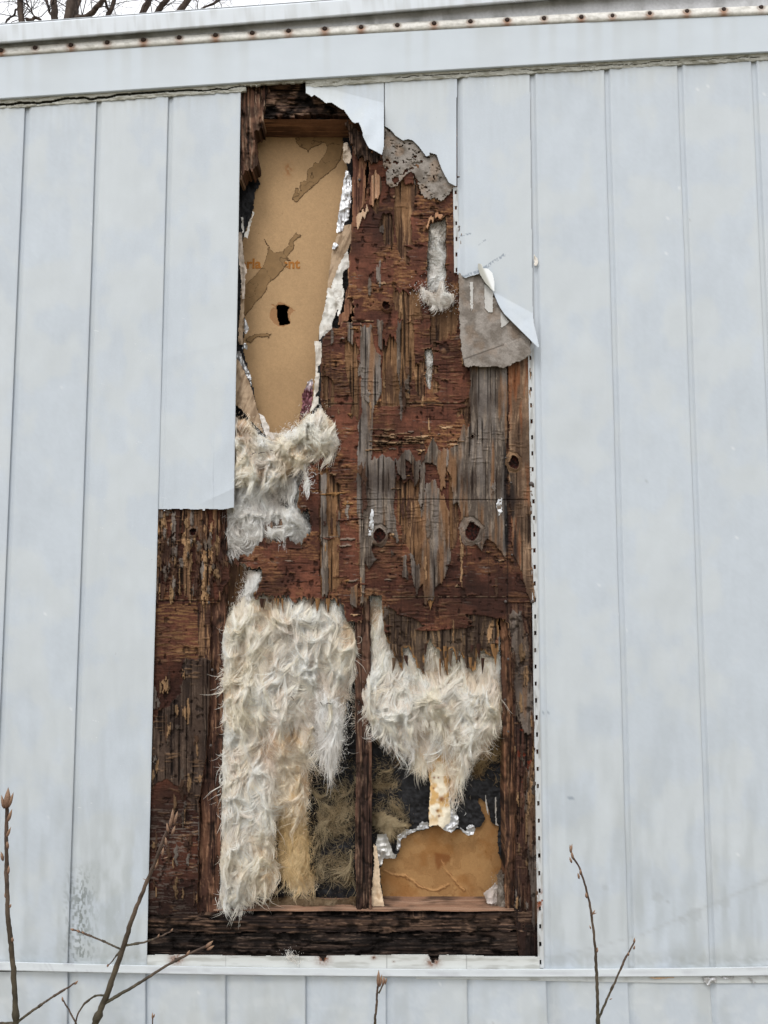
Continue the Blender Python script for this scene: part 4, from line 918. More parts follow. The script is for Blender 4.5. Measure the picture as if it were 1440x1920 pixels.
# left edge
sheet('facing_paper', K3([(118, 1330), (150, 1325), (165, 1480), (175, 1590), (198, 1650), (182, 1700), (178, 1890), (150, 1890), (140, 1700), (122, 1550), (110, 1420)])+[], .04, papc(15, C(206, 192, 178)), M_PAPER, dfn=crink(.008, 16, 8), jag=1, solid=True)
sheet('facing_paper', K3([(145, 1200), (165, 1200), (170, 1330), (150, 1340)])+[], .05, papc(15), M_PAPER, dfn=crink(.008, 16, 8), jag=1.5, solid=True)
sheet('facing_paper', K3([(262, 1165), (240, 1150), (232, 1200), (205, 1240), (190, 1320), (168, 1340), (170, 1370), (200, 1385), (215, 1320), (240, 1210)]), .06, papc(17), M_PAPER, dfn=crink(.006, 16, 8), jag=1.2, solid=True)
sheet('kraft_facing', K5([(140, 0), (175, 0), (172, 260), (160, 440), (165, 480), (130, 480), (118, 450), (120, 330), (135, 200)]), .045, kraftc(25), M_PAPER, dfn=crink(.008, 26, 8), jag=1, solid=True)
sheet('foil_facing', K5([(172, 250), (190, 270), (215, 345), (185, 390), (170, 380)]), .05, SILV, M_FOIL, dfn=crink(.008, 18, 6), jag=1, solid=True)
sheet('foil_facing', K5([(175, 455), (203, 480), (198, 518), (150, 515), (155, 490)]), .045, SILV, M_FOIL, dfn=crink(.010, 19, 5), jag=1, solid=True)
sheet('foil_facing', K5([(108, 530), (135, 530), (170, 620), (230, 740), (235, 850), (215, 790), (160, 690), (108, 600)]), .048, SILV, M_FOIL, dfn=crink(.010, 20, 6), jag=1, solid=True)
sheet('kraft_facing', K5([(100, 590), (130, 610), (215, 790), (250, 900), (285, 1030), (310, 1130), (350, 1260), (290, 1190), (200, 1095), (150, 1030), (95, 985)]), .03, kraftc(21), M_PAPER, dfn=lambda X, Y, D: D+.02*sst(0, 20, X-445-(Y-670)*.2)-.004*ridge(X/12, Y/20, 2, 4), jag=1, solid=True, label='brown kraft paper flap at the lower left of the tan panel')
sheet('facing_paper', K5([(285, 1040), (335, 1080), (385, 1165), (385, 1215), (500, 1220), (490, 1275), (400, 1290), (350, 1262), (310, 1130)]), .04, papc(23, C(216, 210, 204)), M_PAPER, dfn=crink(.010, 24, 8), jag=1.2, solid=True)
# lower right opening
def spots(X, Y):
    c = mix(np.ones(X.shape+(3,))*C(232, 222, 200), C(206, 168, 112), sst(.42, .65, fbm(X/14, Y/20, 4, 28))*sst(1565, 1520, Y))
    for x, y, r in ((828, 1498, 6), (814, 1458, 2.5), (822, 1458, 2), (811, 1440, 2.5), (813, 1478, 2), (820, 1520, 3), (823, 1530, 2.5)):
        c = mix(c, C(120, 66, 24), np.exp(-(np.hypot(X-x, Y-y)/r)**2)*.9)
    return c
sheet('facing_paper', KB([(560, -30), (600, 180), (592, 300), (590, 470), (650, 458), (690, 490), (745, 505), (755, 440), (735, 330), (728, 200), (740, -30)]), .066, spots, M_PAPER, dfn=crink(.006, 27, 16), jag=1.5, solid=True, label='cream stained facing strip hanging below the right wool')
sheet('foil_facing', KB([(735, 330), (775, 385), (795, 400), (790, 470), (745, 512), (680, 490), (700, 460), (735, 440)]), .058, SILV, M_FOIL, dfn=crink(.012, 30, 6), jag=1.5, solid=True)
sheet('foil_facing', KB([(800, 470), (840, 500), (850, 460), (885, 450), (910, 485), (890, 525), (850, 530), (815, 500), (795, 480)]), .07, SILV, M_FOIL, dfn=crink(.010, 31, 5), jag=1.5, solid=True)
sheet('foil_facing', KB([(372, 530), (430, 485), (500, 482), (545, 430), (590, 440), (592, 480), (505, 500), (450, 530), (405, 560), (400, 620), (370, 640)]), .078, SILV, M_FOIL, dfn=crink(.010, 32, 5), jag=2, solid=True, label='ragged foil edge above the lower tan panel')
sheet('foil_facing', KB([(245, 520), (300, 515), (335, 590), (345, 640), (372, 655), (365, 684), (290, 684), (270, 740), (235, 700), (228, 600)]), .06, C(190, 188, 184), M_FOIL, dfn=crink(.012, 33, 9), jag=1.5, solid=True)
sheet('facing_paper', KB([(215, 580), (240, 600), (255, 700), (265, 860), (292, 1000), (250, 1042), (215, 1010), (185, 975), (208, 850), (218, 700)]), .045, papc(35, C(214, 192, 164), C(160, 122, 84)), M_PAPER, dfn=crink(.008, 34, 12), jag=1.5, solid=True, label='stained paper strip beside the middle stud')
sheet('facing_paper', KB([(955, 920), (1040, 845), (1058, 870), (1056, 990), (1040, 1020), (985, 1000), (975, 960)]), .06, papc(37, C(196, 186, 180)), M_PAPER, dfn=crink(.014, 36, 8), jag=1.5, solid=True)
for p in ([(975, 230), (985, 300), (1000, 400), (985, 380), (970, 300)], [(1040, 210), (1048, 300), (1050, 440), (1068, 470), (1040, 460), (1035, 330)]):
    sheet('facing_paper', KB(p), .085, papc(38, C(170, 166, 160)), M_PAPER, jag=1, solid=True)
sheet('foil_facing', K6([(205, 1130), (218, 1135), (220, 1220), (215, 1310), (180, 1315), (185, 1200)]), .004, SILV, M_FOIL, dfn=crink(.005, 40, 4), jag=1.2, thick=.001, label='small foil scrap left of a knot')
sheet('foil_facing', K6([(1070, 1048), (1090, 1055), (1080, 1100), (1092, 1150), (1065, 1182), (1040, 1100), (1050, 1080)]), .004, SILV, M_FOIL, dfn=crink(.005, 41, 4), jag=1.2, thick=.001, label='small foil scrap near the right edge of the plywood')
# debris under the belt on the right
for k, p in enumerate(([(1318, 1832), (1345, 1832), (1343, 1846), (1336, 1842), (1330, 1850), (1322, 1844)], [(1402, 1832), (1410, 1836), (1420, 1844), (1414, 1845)], [(1350, 1831), (1380, 1832), (1372, 1836), (1356, 1836)])):
    sheet('foil_facing', p, -.004, SILV, M_FOIL, dfn=crink(.008, 50+k, 4), jag=1, solid=True)
sheet('wood_sliver', [(1213, 1832), (1280, 1832), (1232, 1837), (1222, 1835)], -.004, C(196, 168, 140), M_WOOD, jag=1)
sheet('foil_facing', K4([(1236, 1150), (1262, 1180), (1268, 1210), (1250, 1235), (1238, 1225)]), -.004, C(220, 214, 205), M_PAPER, dfn=crink(.006, 55, 4), jag=1, solid=True)

# ------------------------------------------------------------------ mineral wool
def wool(name, label, poly, Yb, bulge, seed, cols, dens=.16, flen=(10, 30), swirl=.8, step=1.5, hole=None, patch=0.0, jag=6, body=True, edge=7, lumps=(26, 44), group='insulation wool hanging from the wall cavities', extra=None, wbase=.42, dirn=math.pi/2, top=None, strand=1.0):
    x0, x1, y0, y1 = bbox(poly, 14); X, Y = raster(x0, x1, y0, y1, step)
    xw = X+jag*(fbm(X/12, Y/14, 3, seed)-.5)*2; yw = Y+jag*1.6*(fbm(X/7, Y/22, 3, seed+1)-.5)*2
    m = inp(xw, yw, poly)
    if hole:
        for hp in hole: m &= ~inp(xw, yw, hp)
    fall = np.clip(blur(m, edge, 2)*2-1, 0, 1)**.6
    # warped, drooping ridges make the locks
    wxn = X+22*(fbm(X/40, Y/60, 2, seed+2)-.5)*2; wyn = Y+26*(fbm(X/34, Y/40, 2, seed+3)-.5)*2
    big = fbm(wxn/lumps[0], wyn/lumps[1], 3, seed+4)
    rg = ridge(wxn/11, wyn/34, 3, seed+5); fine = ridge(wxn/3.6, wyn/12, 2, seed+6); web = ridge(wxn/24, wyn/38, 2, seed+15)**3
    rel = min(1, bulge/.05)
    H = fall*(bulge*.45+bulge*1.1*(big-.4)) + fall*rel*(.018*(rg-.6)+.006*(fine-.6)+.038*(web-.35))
    if top: H = H*(.25+.75*sst(top[0], top[1], Y))
    # flow of the fibres
    ang = dirn + swirl*(fbm(X/34, Y/44, 3, seed+7)-.5)*3.6 + .5*(noise(X/9, Y/9, seed+8)-.5)
    base, warm, dark = cols
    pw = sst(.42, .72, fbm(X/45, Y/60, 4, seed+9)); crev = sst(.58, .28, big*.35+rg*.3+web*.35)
    c = mix(np.ones(X.shape+(3,))*base, warm, np.clip(pw*.55+.25*crev, 0, 1)); c = mix(c, dark, crev*.6)  # shade in the crevices between locks is put into the colour
    if extra is not None: c = extra(X, Y, c)
    a = Acc()
    if body: heightsheet(a, X, Y, Yb-H, m, (c*np.array([.88, .85, .80]))*(.84+.24*fine)[..., None], thick=.03 if bulge > .02 else .012)  # body coloured darker than the strands, painted shade for the gaps
    # fibres, gathered in locks
    iy, ix = np.nonzero(m); area = len(iy)*step*step
    n1 = int(area*dens*.026*strand); n2 = int(area*dens*.15); nl = n1+n2; pick = RNG.integers(0, len(iy), nl)
    lx = X[0, ix[pick]]; ly = Y[iy[pick], 0]; tight = np.arange(nl) < n1
    if patch:
        kp = fbm(lx/24, ly/20, 3, seed+60) > patch; lx = lx[kp]; ly = ly[kp]; tight = tight[kp]; nl = len(lx)
    per = 14; N = nl*per; tg = np.repeat(tight, per)
    spread = np.where(tg, 1.6, 7.0)*np.repeat(RNG.uniform(.6, 1.5, nl), per)
    fx = np.repeat(lx, per)+RNG.normal(0, 1, N)*spread; fy = np.repeat(ly, per)+RNG.normal(0, 1, N)*spread*np.where(tg, 2.2, 1)
    L = np.repeat(RNG.uniform(flen[0], flen[1], nl)*np.where(tight, 1.75, .85), per)*np.where(tg, RNG.uniform(.75, 1.15, N), RNG.uniform(.5, 1.2, N))
    K_ = 8; pts = np.zeros((N, K_, 2)); pts[:, 0, 0] = fx; pts[:, 0, 1] = fy
    dang = np.repeat(RNG.normal(0, 1, nl)*np.where(tight, .32, .2), per)+RNG.normal(0, 1, N)*np.where(tg, .10, .38); curlr = RNG.normal(0, 1, N)*np.where(tg, .03, .16)+np.repeat(RNG.normal(0, .13, nl), per)
    def look(A, x, y):
        jx = np.clip(((x-X[0, 0])/step).astype(int), 0, X.shape[1]-1); jy = np.clip(((y-Y[0, 0])/step).astype(int), 0, X.shape[0]-1)
        return A[jy, jx]
    cx_ = np.repeat(lx, per); cy_ = np.repeat(ly, per)
    for k in range(1, K_):
        A = look(ang, pts[:, k-1, 0], pts[:, k-1, 1])+dang+curlr*k
        nxt = pts[:, k-1]+np.stack([np.cos(A), np.sin(A)], -1)*(L/(K_-1))[:, None]
        if k > 2:       # locks close towards their tips
            mean = nxt.reshape(nl, per, 2).mean(1).repeat(per, 0); nxt = nxt+(mean-nxt)*np.where(tg, .10, .02)[:, None]
        pts[:, k] = nxt
    out = ~look(m, pts[:, -1, 0], pts[:, 0, 1]); rt = pts[:, :1]
    sc_ = np.where(out & (RNG.random(N) < .97), RNG.uniform(.12, .42, N), 1.0)[:, None, None]; pts = rt+(pts-rt)*sc_
    h = np.stack([look(H, pts[:, k, 0], pts[:, k, 1]) for k in range(K_)], 1)
    inside = np.stack([look(m, pts[:, k, 0], pts[:, k, 1]) for k in range(K_)], 1)
    h0 = h[:, :1]; h = np.where(inside, h, h0*.8)
    h = .5*h+.5*h.mean(1, keepdims=True)
    lift = RNG.uniform(.0004, .004, N)[:, None]*np.sin(np.linspace(.15, 2.9, K_))[None]+.0008
    lift = lift+np.repeat((.0015+RNG.uniform(0, 1, nl)**2*.010*rel)*np.where(tight, 1, .15), per)[:, None]*np.sin(np.linspace(.1, 2.6, K_))[None]
    dep = Yb-h-lift
    T = np.gradient(pts, axis=1); T /= np.linalg.norm(T, axis=2)[..., None]+1e-9
    nrm = np.stack([-T[..., 1], T[..., 0]], -1)
    wd = (wbase*np.where(tg, .70, .52)*RNG.uniform(.5, 1.5, N))[:, None]*np.array([.35, .8, 1, 1, 1, .8, .5, .1])[None]
    A1 = P(pts[..., 0]+nrm[..., 0]*wd, pts[..., 1]+nrm[..., 1]*wd, dep); A2 = P(pts[..., 0]-nrm[..., 0]*wd, pts[..., 1]-nrm[..., 1]*wd, dep-.0004)
    V_ = np.stack([A1, A2], 2).reshape(-1, 3)
    lk = np.repeat(RNG.uniform(0, 1, nl), per); lk = np.where(tg, lk, .5)
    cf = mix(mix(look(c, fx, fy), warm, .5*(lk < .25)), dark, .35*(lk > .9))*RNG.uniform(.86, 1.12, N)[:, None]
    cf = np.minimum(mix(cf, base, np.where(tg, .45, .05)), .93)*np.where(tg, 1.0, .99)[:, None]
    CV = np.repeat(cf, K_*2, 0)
    b0 = (np.arange(N)*K_*2)[:, None]+(np.arange(K_-1)*2)[None]
    q = np.stack([b0, b0+1, b0+3, b0+2], -1).reshape(-1, 4)
    a.add(V_, q, col=CV)
    # coarse stray wisps round the outline
    o = a.build(name, M_WOOL)
    tag(o, label, 'insulation', group)
    return o
CREAM = (C(255, 250, 239), C(252, 226, 190), C(204, 164, 120))
WHT = (C(247, 245, 241), C(228, 218, 206), C(176, 160, 144))
YEL = (C(232, 210, 168), C(214, 180, 120), C(136, 102, 62))
TUF = (C(182, 166, 136), C(148, 124, 88), C(80, 66, 50))
ridgeP = K5([(60, 1080), (140, 1100), (200, 1090), (260, 1200), (370, 1270), (480, 1260), (560, 1200), (640, 1150), (720, 1060), (790, 990), (870, 1060), (910, 1130), (965, 1250), (975, 1370), (920, 1400), (860, 1430), (820, 1390), (750, 1440), (680, 1490), (600, 1530), (500, 1590), (380, 1640), (250, 1650), (160, 1640), (60, 1620)])
def tanl(X, Y, c): return mix(c, C(200, 160, 122), .6*np.exp(-np.hypot((X-452)/16, (Y-795)/22)**2))
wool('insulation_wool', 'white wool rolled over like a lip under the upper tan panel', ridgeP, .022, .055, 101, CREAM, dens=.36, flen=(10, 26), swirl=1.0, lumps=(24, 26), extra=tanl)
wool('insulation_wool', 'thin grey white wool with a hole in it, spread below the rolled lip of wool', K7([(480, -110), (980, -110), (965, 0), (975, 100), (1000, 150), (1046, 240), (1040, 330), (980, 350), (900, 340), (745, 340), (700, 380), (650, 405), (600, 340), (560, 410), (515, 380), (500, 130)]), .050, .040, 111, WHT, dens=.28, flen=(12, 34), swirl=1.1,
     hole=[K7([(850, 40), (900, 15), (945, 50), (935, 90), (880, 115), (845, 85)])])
wool('insulation_wool', 'narrow white wisp dangling beneath the rolled lip of wool', K5([(655, 1470), (690, 1490), (695, 1560), (720, 1640), (716, 1730), (690, 1680), (668, 1600), (672, 1530)]), .0, .008, 115, WHT, dens=.5, flen=(12, 22), swirl=.3, edge=2, jag=2)
bigP = [(473, 1100), (491, 1112), (586, 1112), (643, 1118), (645, 1156), (661, 1168), (666, 1195), (667, 1236), (658, 1263), (652, 1302), (640, 1323), (636, 1368), (630, 1398), (624, 1446), (612, 1425), (600, 1395), (585, 1375), (578, 1400), (575, 1440), (572, 1500), (560, 1550), (545, 1530), (530, 1500), (522, 1470), (512, 1528), (505, 1575), (512, 1624), (514, 1664), (495, 1656), (485, 1670), (470, 1674), (455, 1694), (431, 1702), (414, 1698), (404, 1684), (416, 1663), (410, 1597), (413, 1555), (416, 1400), (418, 1250), (416, 1195), (428, 1150), (450, 1124)]
def bigc(X, Y, c):
    t = sst(1330, 1480, Y)*np.exp(-((X-545)/32)**2)
    c = mix(c, C(232, 204, 152), .75*t)
    c = mix(c, C(198, 150, 100), .7*np.exp(-np.hypot((X-505)/14, (Y-1390)/50)**2))
    c = mix(c, C(172, 142, 116), .55*np.exp(-np.hypot((X-537)/14, (Y-1180)/18)**2))
    return mix(c, C(214, 208, 202), .2*sst(1480, 1640, Y)*sst(470, 430, X))
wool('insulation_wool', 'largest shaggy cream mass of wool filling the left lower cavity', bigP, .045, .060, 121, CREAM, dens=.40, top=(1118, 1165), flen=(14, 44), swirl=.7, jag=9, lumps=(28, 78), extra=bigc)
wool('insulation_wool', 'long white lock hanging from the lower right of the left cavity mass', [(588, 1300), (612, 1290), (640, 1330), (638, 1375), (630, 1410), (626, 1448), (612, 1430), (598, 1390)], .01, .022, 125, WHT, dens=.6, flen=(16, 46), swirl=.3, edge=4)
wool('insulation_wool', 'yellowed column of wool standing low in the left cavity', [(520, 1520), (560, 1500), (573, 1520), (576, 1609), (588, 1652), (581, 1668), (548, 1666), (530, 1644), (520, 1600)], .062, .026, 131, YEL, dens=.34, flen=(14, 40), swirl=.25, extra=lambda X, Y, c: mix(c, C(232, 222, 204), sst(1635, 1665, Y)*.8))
wool('insulation_wool', 'sparse greenish grey wool over black paper left of the middle stud', [(570, 1440), (668, 1420), (668, 1660), (640, 1650), (600, 1665), (586, 1640), (576, 1560)], .088, .016, 141, TUF, dens=.035, patch=.5, flen=(16, 46), swirl=1.6, body=False, wbase=.36)
for k, p in enumerate(([(600, 1480), (650, 1470), (668, 1500), (668, 1550), (630, 1560), (590, 1545)], [(600, 1610), (625, 1600), (650, 1590), (668, 1580), (668, 1640), (640, 1650), (610, 1660), (597, 1640)])):
    wool('insulation_wool', ('upper' if k == 0 else 'lower')+' tawny tuft of wool left of the middle stud, against black paper', p, .086, .016, 143+k, TUF, body=False, patch=.45, dens=.12, flen=(14, 34), swirl=1.6, edge=5)
rightP = K8([(190, 130), (290, 110), (290, 300), (700, 300), (1060, 380), (1076, 560), (1088, 620), (1076, 700), (1086, 790), (1082, 900), (1066, 990), (1010, 1090), (975, 1160), (900, 1160), (860, 1200), (850, 1250), (820, 1240), (800, 1160), (770, 1090), (720, 1090), (700, 1040), (640, 985), (560, 980), (540, 1100), (440, 1130), (340, 1120), (250, 1060), (170, 1010), (120, 920), (100, 850), (105, 740), (165, 720), (190, 520), (188, 300)])
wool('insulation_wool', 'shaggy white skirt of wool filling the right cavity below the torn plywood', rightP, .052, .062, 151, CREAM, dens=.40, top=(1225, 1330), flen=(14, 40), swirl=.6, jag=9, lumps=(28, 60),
     hole=[K8([(640, 560), (668, 570), (672, 620), (655, 652), (635, 620), (610, 590)])])
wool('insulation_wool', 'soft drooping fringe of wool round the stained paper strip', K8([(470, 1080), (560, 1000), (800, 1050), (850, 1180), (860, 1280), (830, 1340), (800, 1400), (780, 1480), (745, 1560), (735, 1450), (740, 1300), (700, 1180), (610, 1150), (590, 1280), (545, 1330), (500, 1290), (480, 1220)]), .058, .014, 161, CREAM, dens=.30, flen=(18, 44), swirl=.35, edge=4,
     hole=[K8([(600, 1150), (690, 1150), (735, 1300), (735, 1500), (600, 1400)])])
wool('insulation_wool', 'forked wisp of wool below the left half of the right skirt', K8([(420, 1070), (450, 1080), (480, 1120), (485, 1190), (465, 1210), (450, 1150), (430, 1210), (412, 1200), (425, 1150)]), .03, .006, 165, WHT, dens=.5, flen=(12, 24), swirl=.5, edge=2, jag=2)
wool('insulation_wool', 'tawny curled wool on black paper just right of the middle stud', KB([(215, -60), (330, 30), (370, 100), (400, 250), (430, 330), (470, 400), (380, 480), (330, 515), (210, 470), (205, 200)]), .086, .014, 171, TUF, dens=.10, patch=.48, flen=(14, 36), swirl=1.8, body=False, wbase=.4)
wool('insulation_wool', 'small tawny clump above the ragged foil edge', KB([(205, 400), (280, 370), (350, 390), (400, 440), (490, 455), (490, 475), (380, 490), (300, 515), (205, 470)]), .080, .016, 175, TUF, dens=.3, flen=(12, 26), swirl=1.5, edge=4)
wool('insulation_wool', 'brownish wool tucked behind the right skirt against the right stud', [(872, 1370), (942, 1340), (942, 1455), (905, 1460), (880, 1440)], .084, .016, 181, (C(170, 148, 112), C(136, 108, 72), C(80, 62, 42)), patch=.45, body=False, dens=.14, flen=(12, 30), swirl=1.4, edge=5)
wool('insulation_wool', 'brown wool behind the left of the right skirt', [(700, 1340), (790, 1350), (800, 1440), (760, 1440), (715, 1410)], .084, .014, 185, (C(150, 128, 98), C(118, 92, 62), C(74, 56, 40)), patch=.45, body=False, dens=.12, flen=(12, 30), swirl=1.2, edge=5)
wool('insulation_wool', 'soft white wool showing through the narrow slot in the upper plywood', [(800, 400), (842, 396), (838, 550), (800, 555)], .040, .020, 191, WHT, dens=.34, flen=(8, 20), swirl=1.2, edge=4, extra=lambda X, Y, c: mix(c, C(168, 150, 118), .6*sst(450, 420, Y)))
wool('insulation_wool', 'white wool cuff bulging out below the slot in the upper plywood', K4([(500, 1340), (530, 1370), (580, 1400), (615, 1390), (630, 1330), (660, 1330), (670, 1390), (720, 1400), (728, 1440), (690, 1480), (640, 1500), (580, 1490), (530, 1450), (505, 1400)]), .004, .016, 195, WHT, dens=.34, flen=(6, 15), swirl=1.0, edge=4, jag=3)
wool('insulation_wool', 'sliver of grey white wool in the second small slot of the plywood', [(797, 655), (812, 650), (812, 740), (800, 742)], .030, .012, 201, WHT, dens=.3, flen=(8, 18), swirl=.8, edge=3, jag=2)
wool('insulation_wool', 'small white tuft under the plywood tongue at the left', K7([(650, 500), (740, 500), (735, 580), (690, 620), (680, 670), (630, 680), (640, 600)]), .03, .016, 205, WHT, dens=.4, flen=(10, 24), swirl=.8, edge=4, jag=3)
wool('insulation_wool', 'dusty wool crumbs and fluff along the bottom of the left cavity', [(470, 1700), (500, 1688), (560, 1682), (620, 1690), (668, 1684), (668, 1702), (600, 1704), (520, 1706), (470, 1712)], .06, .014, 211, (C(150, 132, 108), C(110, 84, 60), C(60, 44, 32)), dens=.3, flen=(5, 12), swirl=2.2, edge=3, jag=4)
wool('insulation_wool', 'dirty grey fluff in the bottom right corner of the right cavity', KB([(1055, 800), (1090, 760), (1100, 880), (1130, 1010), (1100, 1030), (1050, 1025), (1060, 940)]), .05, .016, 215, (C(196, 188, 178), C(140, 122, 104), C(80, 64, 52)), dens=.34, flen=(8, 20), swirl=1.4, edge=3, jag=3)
wool('insulation_wool', 'faint white wisps caught on the flashing strip', [(533, 1786), (548, 1786), (560, 1796), (566, 1804), (540, 1798)], -.002, .004, 219, WHT, dens=.25, flen=(6, 16), swirl=1.5, body=False, edge=2, jag=2)

# ------------------------------------------------------------------ shrub shoots in front of the wall
def pathpts(pts, Yd, n=40, wig=.6, seed=0):
    a_ = np.array(pts, float); s = np.concatenate([[0], np.cumsum(np.hypot(*np.diff(a_, axis=0).T))]); t = np.linspace(0, s[-1], n)
    x = np.interp(t, s, a_[:, 0]); y = np.interp(t, s, a_[:, 1])
    for _ in range(3):
        x[1:-1] = (x[:-2]+2*x[1:-1]+x[2:])/4; y[1:-1] = (y[:-2]+2*y[1:-1]+y[2:])/4
    x = x+wig*(noise(t/9, 0*t, seed)-.5)*2; y = y+wig*(noise(t/9, 0*t, seed+3)-.5)
    d = Yd if np.ndim(Yd) else Yd+0*x
    if np.ndim(Yd): d = np.linspace(Yd[0], Yd[1], n)
    return P(x, y, d)
PXM = lambda Y: (Y-CAMY)/F      # metres per photograph pixel at depth Y
def shoot(label, Yd, stems, buds):
    base = pathpts(stems[0][0], Yd)[0]
    r = empty('shrub_shoot', (float(base[0]), float(base[1]), 0), label, 'shrub shoot', 'bare shrub shoots in front of the wall')
    r.location = (0, 0, 0)
    for k, (pts, w0, w1) in enumerate(stems):
        n = 60 if len(pts) > 3 else 26
        pp = pathpts(pts, Yd, n, .8, k*5+int(pts[0][0]))
        t = np.linspace(0, 1, n); rad = (w0+(w1-w0)*t)*.5*PXM(Yd)
        node = (noise(t*n/4., 0*t, k+9) > .82); rad = rad*(1+.35*node)
        cc = mix(np.ones((n, 3))*C(70, 66, 52), C(82, 62, 54), t*.8); cc = cc*(1+.9*(noise(t*34, 0*t, k)-.5))[:, None]
        if k == 0:      # run the stem on down to the ground
            g0 = pp[0].copy(); g0[2] = 0; g0[0] += .04; ext = np.linspace(g0, pp[0], 12)[:-1]
            pp = np.concatenate([ext, pp]); rad = np.concatenate([np.full(11, rad[0]*1.15), rad]); cc = np.concatenate([np.repeat(cc[:1], 11, 0), cc])
        a = Acc(); a.tube(pp, rad, cc, sides=9, wob=.28); a.build('stem' if k == 0 else 'side_twig', M_TWIG, r)
    for (x, y, ang, L, wd) in buds:
        t = np.linspace(0, 1, 9); dx, dy = math.sin(math.radians(ang)), -math.cos(math.radians(ang))
        pp = P(x+dx*L*t, y+dy*L*t, Yd-.0015*np.sin(t*3)); rad = wd*.41*PXM(Yd)*np.array([.35, .7, .95, 1, .95, .8, .58, .3, .04])
        cc = mix(np.ones((9, 3))*C(96, 70, 58), C(160, 130, 104), t*.8)
        a = Acc(); a.tube(pp, rad, cc, sides=8, wob=.15); a.build('bud', M_TWIG, r)
    return r
shoot('tall thick bare shoot with a fat brown bud at the left edge', -.34, [([(31, 1960), (30, 1920), (28, 1860), (22, 1780), (14, 1710), (12, 1640), (12, 1560), (13, 1515)], 10, 6), ([(33, 1916), (75, 1885), (110, 1862), (141, 1843)], 5, 2.6), ([(34, 1917), (0, 1919), (-30, 1922)], 4, 3)],
      [(12, 1516, 5, 40, 14), (16, 1514, 18, 30, 8), (8, 1516, -12, 26, 8), (14, 1541, 20, 26, 8), (11, 1572, 24, 24, 7), (15, 1592, -8, 18, 7), (6, 1614, -14, 18, 7), (15, 1640, 6, 18, 6), (11, 1684, -8, 12, 5), (18, 1702, 20, 8, 5), (140, 1846, 40, 10, 5), (24, 1766, -10, 10, 6)])
shoot('branching bare shoot with pale upright buds crossing the left edge of the hole', -.36, [([(165, 1960), (178, 1920), (200, 1865), (232, 1775), (250, 1715), (282, 1638), (308, 1570), (320, 1545)], 12, 5),
      ([(228, 1780), (200, 1768), (170, 1755), (140, 1744)], 3.4, 2.4), ([(236, 1773), (270, 1767), (300, 1756), (322, 1746)], 4, 2), ([(198, 1880), (250, 1850), (310, 1812), (350, 1790), (386, 1774)], 6, 3.6),
      ([(226, 1782), (214, 1798), (203, 1810)], 3, 1.8), ([(196, 1866), (178, 1867), (160, 1880), (146, 1900), (138, 1930)], 3.4, 2.6)],
      [(318, 1552, 12, 28, 8), (322, 1546, 4, 31, 8), (326, 1546, 16, 27, 7), (316, 1562, -10, 20, 7), (322, 1566, 20, 20, 7), (312, 1586, -6, 18, 6), (304, 1606, 8, 18, 6), (306, 1610, 70, 10, 3), (290, 1630, 20, 16, 4), (140, 1744, -75, 9, 5), (150, 1748, -55, 8, 5), (158, 1751, -40, 7, 4), (320, 1747, 35, 8, 4), (296, 1758, 20, 8, 4), (385, 1777, 48, 20, 8), (388, 1781, 60, 16, 7), (350, 1792, 30, 12, 6), (203, 1808, 200, 6, 5), (278, 1652, -65, 12, 2)])
shoot('thin young shoot curving below the belt rail at the lower left', -.38, [([(152, 1960), (143, 1920), (130, 1895), (118, 1876)], 3.6, 2.2)], [(118, 1878, -10, 10, 4)])
shoot('short reddish shoot tip rising at the bottom edge left of centre', -.38, [([(285, 1960), (285, 1930), (286, 1910)], 3.2, 2)], [(286, 1912, 0, 14, 4), (288, 1908, 15, 8, 3)])
shoot('short shoot with a split green brown bud at the bottom centre', -.38, [([(701, 1960), (703, 1920), (706, 1880), (709, 1848)], 5, 3.6), ([(710, 1862), (716, 1850), (720, 1842)], 3, 2.4)], [(709, 1850, 2, 32, 8), (712, 1850, 10, 24, 6), (718, 1848, 8, 18, 6), (722, 1846, 14, 14, 4)])
shoot('slender two armed shoot in front of the white panels at the right', -.35, [([(1122, 1960), (1121, 1915), (1120, 1870), (1117, 1790), (1109, 1710), (1098, 1660), (1086, 1625), (1074, 1608)], 6.5, 3.2), ([(1123, 1908), (1140, 1870), (1160, 1825), (1176, 1790), (1188, 1768)], 4.2, 2.4)],
      [(1075, 1612, -14, 18, 6), (1071, 1600, -8, 17, 6), (1070, 1598, 10, 16, 5), (1072, 1618, -20, 12, 5), (1088, 1640, 4, 12, 5), (1086, 1648, -12, 12, 5), (1100, 1684, -6, 12, 6), (1110, 1716, 30, 12, 4), (1112, 1714, 70, 8, 2), (1119, 1786, 8, 10, 5), (1108, 1742, -20, 8, 3), (1189, 1768, 5, 10, 5), (1188, 1780, 20, 8, 4), (1178, 1792, 6, 8, 4), (1143, 1874, 70, 6, 2)])

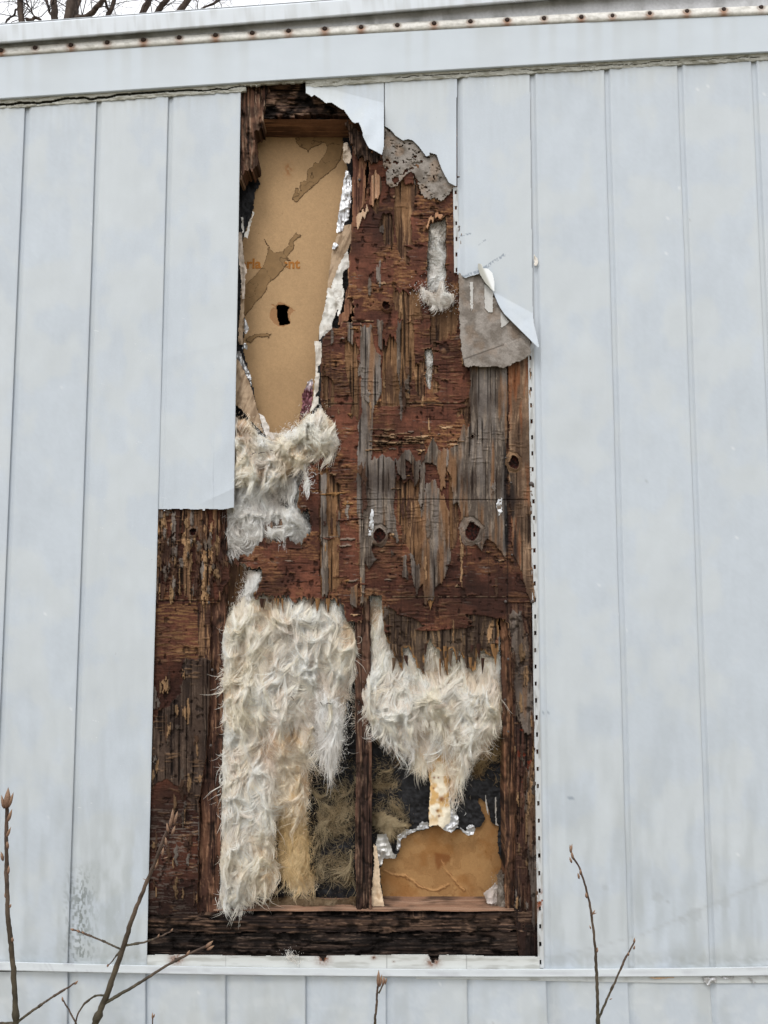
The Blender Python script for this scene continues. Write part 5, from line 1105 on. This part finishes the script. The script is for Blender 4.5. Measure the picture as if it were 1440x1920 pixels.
# ------------------------------------------------------------------ bare trees behind the roof
def tree(label, Yd, limbs, seed, twigs=60):
    twigs = twigs//3
    rr = np.random.default_rng(seed)
    p0 = P(*limbs[0][0][0], Yd); r = empty('bare_tree', (0, 0, 0), label, 'tree', 'bare trees behind the roof')
    for k, (pts, w0, w1) in enumerate(limbs):
        n = 44; pp = pathpts(pts, (Yd, Yd+rr.uniform(-.6, .6)) if k else Yd, n, 1.6, seed+k)
        t = np.linspace(0, 1, n); rad = (w0+(w1-w0)*t)*.5*PXM(Yd)
        if k == 0:
            top = pp[0]; g0 = np.array([top[0]+rr.uniform(-.3, .3), top[1], 0.]); n2 = 24
            ext = np.linspace(g0, top, n2)[:-1]; pp = np.concatenate([ext, pp]); rad = np.concatenate([np.linspace(rad[0]*2.2, rad[0], n2)[:-1], rad])
        n = len(pp)
        cc = mix(np.ones((n, 3))*C(98, 86, 78), C(58, 50, 46), fbm(np.arange(n)/3., 0*rad, 3, seed+k))
        a = Acc(); a.tube(pp, rad, cc, sides=10, wob=.22); a.build('trunk' if k == 0 else 'limb', M_BARK, r)
    a = Acc()
    def twig(p, d, L, rad, depth):
        n = 7; q = [p]; dd = d/np.linalg.norm(d)
        for i in range(n-1):
            dd = dd+rr.normal(0, .22, 3)+np.array([0, 0, .02]); dd /= np.linalg.norm(dd); q.append(q[-1]+dd*L/(n-1))
        q = np.array(q); a.tube(q, np.linspace(rad, rad*.35, n), (.05, .042, .04), sides=4)
        if depth:
            for i in range(3):
                j = rr.integers(2, n-1); d2 = dd+rr.normal(0, .7, 3); d2[1] *= .4
                twig(q[j], d2, L*rr.uniform(.45, .7), rad*.55, depth-1)
    for i in range(twigs):
        pts, w0, w1 = limbs[rr.integers(0, len(limbs))]
        t = rr.uniform(0, 1); a_ = np.array(pts, float); j = min(int(t*(len(a_)-1)), len(a_)-2); f = t*(len(a_)-1)-j; xy = a_[j]*(1-f)+a_[j+1]*f
        xy = xy+np.array([0, rr.uniform(-80, 30)]) if rr.random() < .0 else xy
        d = rr.normal(0, 1, 3); d[2] = abs(d[2])*.7+.1; d[1] *= .3
        twig(P(xy[0], xy[1], Yd), d, rr.uniform(.35, .9), rr.uniform(.0035, .0065), 2)
    if twigs: a.build('twigs', M_BARK, r)
    return r
tree('crooked dark trunk behind the roof at the far left, a hooked branch on its left', 6.0, [([(44, 90), (42, 42), (38, 10), (42, -30), (50, -120)], 13, 9), ([(40, 20), (30, 18), (26, 30), (12, 36), (8, 60)], 4, 3), ([(48, 36), (60, 38), (66, 33), (76, 38)], 7, 5), ([(66, 34), (58, 18), (48, 0), (45, -30)], 2.5, 2)], 5, 46)
tree('straight forked trunk behind the roof, second from the left', 6.6, [([(105, 90), (103, 36), (101, 0), (100, -60), (98, -160)], 14, 11), ([(97, 30), (90, 14), (86, 0), (80, -40)], 5, 3.5)], 12, 46)
tree('thick twin stemmed trunk with a heavy arm reaching right', 5.6, [([(124, 100), (128, 36), (135, 0), (140, -60), (150, -180)], 18, 13), ([(140, 60), (140, 30), (146, 8), (152, -30), (160, -90)], 11, 9), ([(143, 34), (160, 32), (175, 22), (190, 4), (205, -30)], 11, 8)], 19, 50)
tree('leaning trunk forking into a Y just above the roof', 6.8, [([(196, 90), (202, 30), (210, 12), (217, -6), (235, -80)], 9, 7), ([(204, 22), (198, 6), (192, -12), (180, -60)], 5, 4)], 25, 40)
tree('slanting trunk above the roof, leftmost of three that lean right', 7.0, [([(245, 90), (268, 24), (283, -8), (310, -90)], 13, 10)], 31, 30)
tree('slanting trunk above the roof, middle of three that lean right', 7.4, [([(262, 80), (295, 22), (318, -10), (360, -90)], 12, 9)], 33, 34)
tree('slanting trunk above the roof, rightmost of three that lean right', 6.4, [([(300, 80), (338, 18), (362, -14), (410, -100)], 13, 9)], 37, 40)
tree('thin slanting branch tree furthest right behind the roof', 7.6, [([(360, 40), (380, 16), (408, 2), (470, -30)], 4, 3)], 41, 60)
# a few withered leaves on the far left tree
